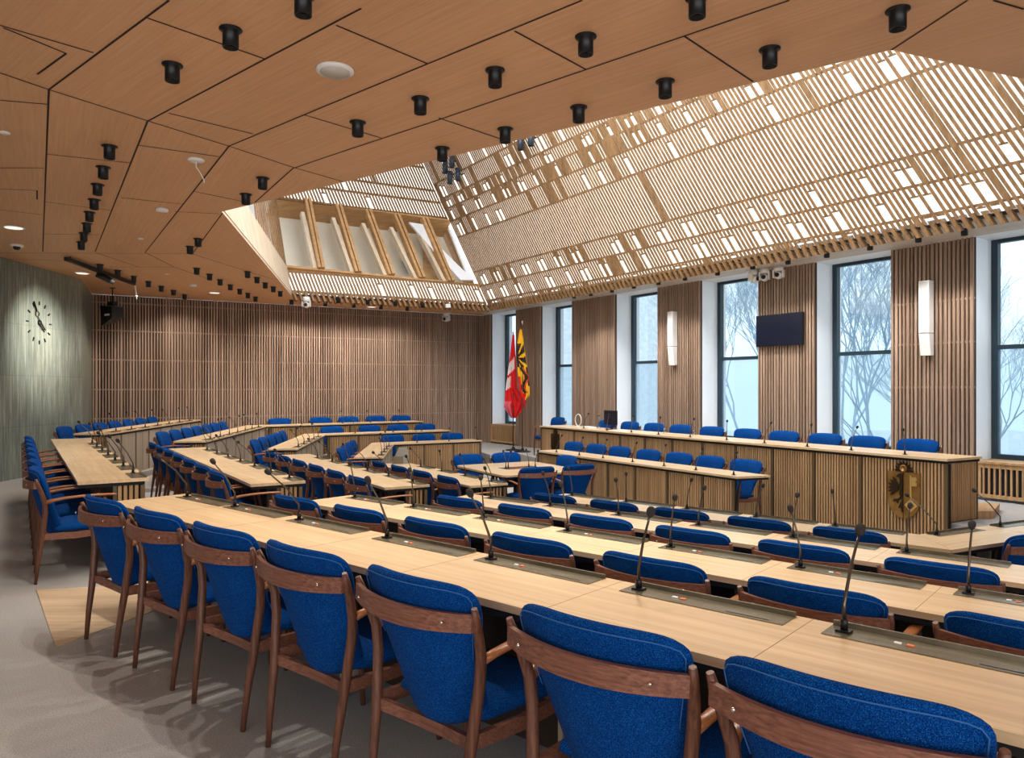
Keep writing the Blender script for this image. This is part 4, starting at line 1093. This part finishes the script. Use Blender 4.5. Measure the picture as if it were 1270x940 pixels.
for i in range(15): m.box(-.6 if i % 2 else -.9, .06, -.06, 1, i*2.0+.1, i*2.0+1.9)
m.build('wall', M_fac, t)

# ------------------------------------------------------------------ light
w = bpy.data.worlds.new('World'); bpy.context.scene.world = w; w.use_nodes = True
bg = w.node_tree.nodes['Background']
tcw = w.node_tree.nodes.new('ShaderNodeTexCoord'); sep = w.node_tree.nodes.new('ShaderNodeSeparateXYZ'); rp = w.node_tree.nodes.new('ShaderNodeValToRGB')
w.node_tree.links.new(tcw.outputs['Generated'], sep.inputs[0]); w.node_tree.links.new(sep.outputs['Z'], rp.inputs['Fac']); w.node_tree.links.new(rp.outputs['Color'], bg.inputs['Color'])
rp.color_ramp.elements[0].position = .0; rp.color_ramp.elements[0].color = (.62,.80,.92,1)
rp.color_ramp.elements[1].position = .35; rp.color_ramp.elements[1].color = (.92,.97,1.0,1)
bg.inputs['Strength'].default_value = 1.35
def spot(p, target, watts, ang, col=(1,.94,.86), blend=.5, r=.03):
    l = bpy.data.lights.new('spot_lamp', 'SPOT'); l.energy = watts; l.spot_size = math.radians(ang); l.spot_blend = blend; l.color = col; l.shadow_soft_size = r
    o = bpy.data.objects.new('spot_lamp', l); C.objects.link(o); o.location = p
    o.rotation_euler = (Vector(target)-Vector(p)).to_track_quat('-Z', 'Y').to_euler()
    return o
for zi, p in spots:
    q = Vector((p.x, p.y, ZC-.125))
    if zi == 10: spot(q, (q.x, q.y, 0), 46, 110, (1,.98,.95))
    elif zi == 2: spot(q, (q.x-1.4, q.y-.6, 0), 38, 105)
    elif zi == 0: spot(q, (q.x-.3, q.y-.5, 0), 70, 112, r=.02)
    elif zi == 1: spot(q, (q.x-.1, q.y-1.3, 0), 10 if q.x < .2 else 72, 115)
    elif zi == 3: spot(q, (q.x-.4, q.y, 0), 32, 115, r=.02)
    elif zi == 4: spot(q, (q.x, q.y, 0), 20, 115)
    elif zi in (5, 8): spot(q, (q.x-.5, q.y+.9, 0), 34 if zi == 5 else 50, 125)
    else: spot(q, (q.x, q.y, 0), 26, 115)
def panel(loc, target, sx, sy, watts, col):
    l = bpy.data.lights.new('fill_lamp', 'AREA'); l.shape = 'RECTANGLE'; l.size = sx; l.size_y = sy; l.energy = watts; l.color = col
    o = bpy.data.objects.new('fill_lamp', l); C.objects.link(o); o.location = loc
    o.rotation_euler = (Vector(target)-Vector(loc)).to_track_quat('-Z', 'Y').to_euler(); return o
# added area lights, unseen: fill behind the camera and under the lantern top
panel((1.5, SOUTH+.1, 1.9), (1.5, 8, 2.3), 14, 2.6, 370, (.90,.95,1))
panel((1.0, 10.5, ZC+TOP-.15), (1.0, 10.5, 0), 8, 9, 1050, (.96,.98,1))
# wash on the clock
spot((ck.x+2.6, ck.y-.3, ZC-.15), (ck.x, ck.y, zc-.35), 620, 44, (1,.96,.86), 1.0)

# ------------------------------------------------------------------ camera
cam = bpy.data.cameras.new('Camera'); co = bpy.data.objects.new('Camera', cam); C.objects.link(co)
cam.sensor_width = 36; cam.sensor_fit = 'HORIZONTAL'; cam.lens = F/1270*36
cam.shift_x = 0.0; cam.shift_y = (HY-470)/1270
co.location = (0, 0, EYE); co.rotation_euler = (PI/2, 0, 0); cam.clip_end = 500
sc = bpy.context.scene; sc.camera = co
sc.view_settings.view_transform = 'Standard'; sc.view_settings.look = 'None'; sc.view_settings.exposure = 0.34; sc.view_settings.gamma = 0.9
sc.cycles.use_denoising = True
sc.cycles.max_bounces = 8; sc.cycles.diffuse_bounces = 4; sc.cycles.transparent_max_bounces = 12
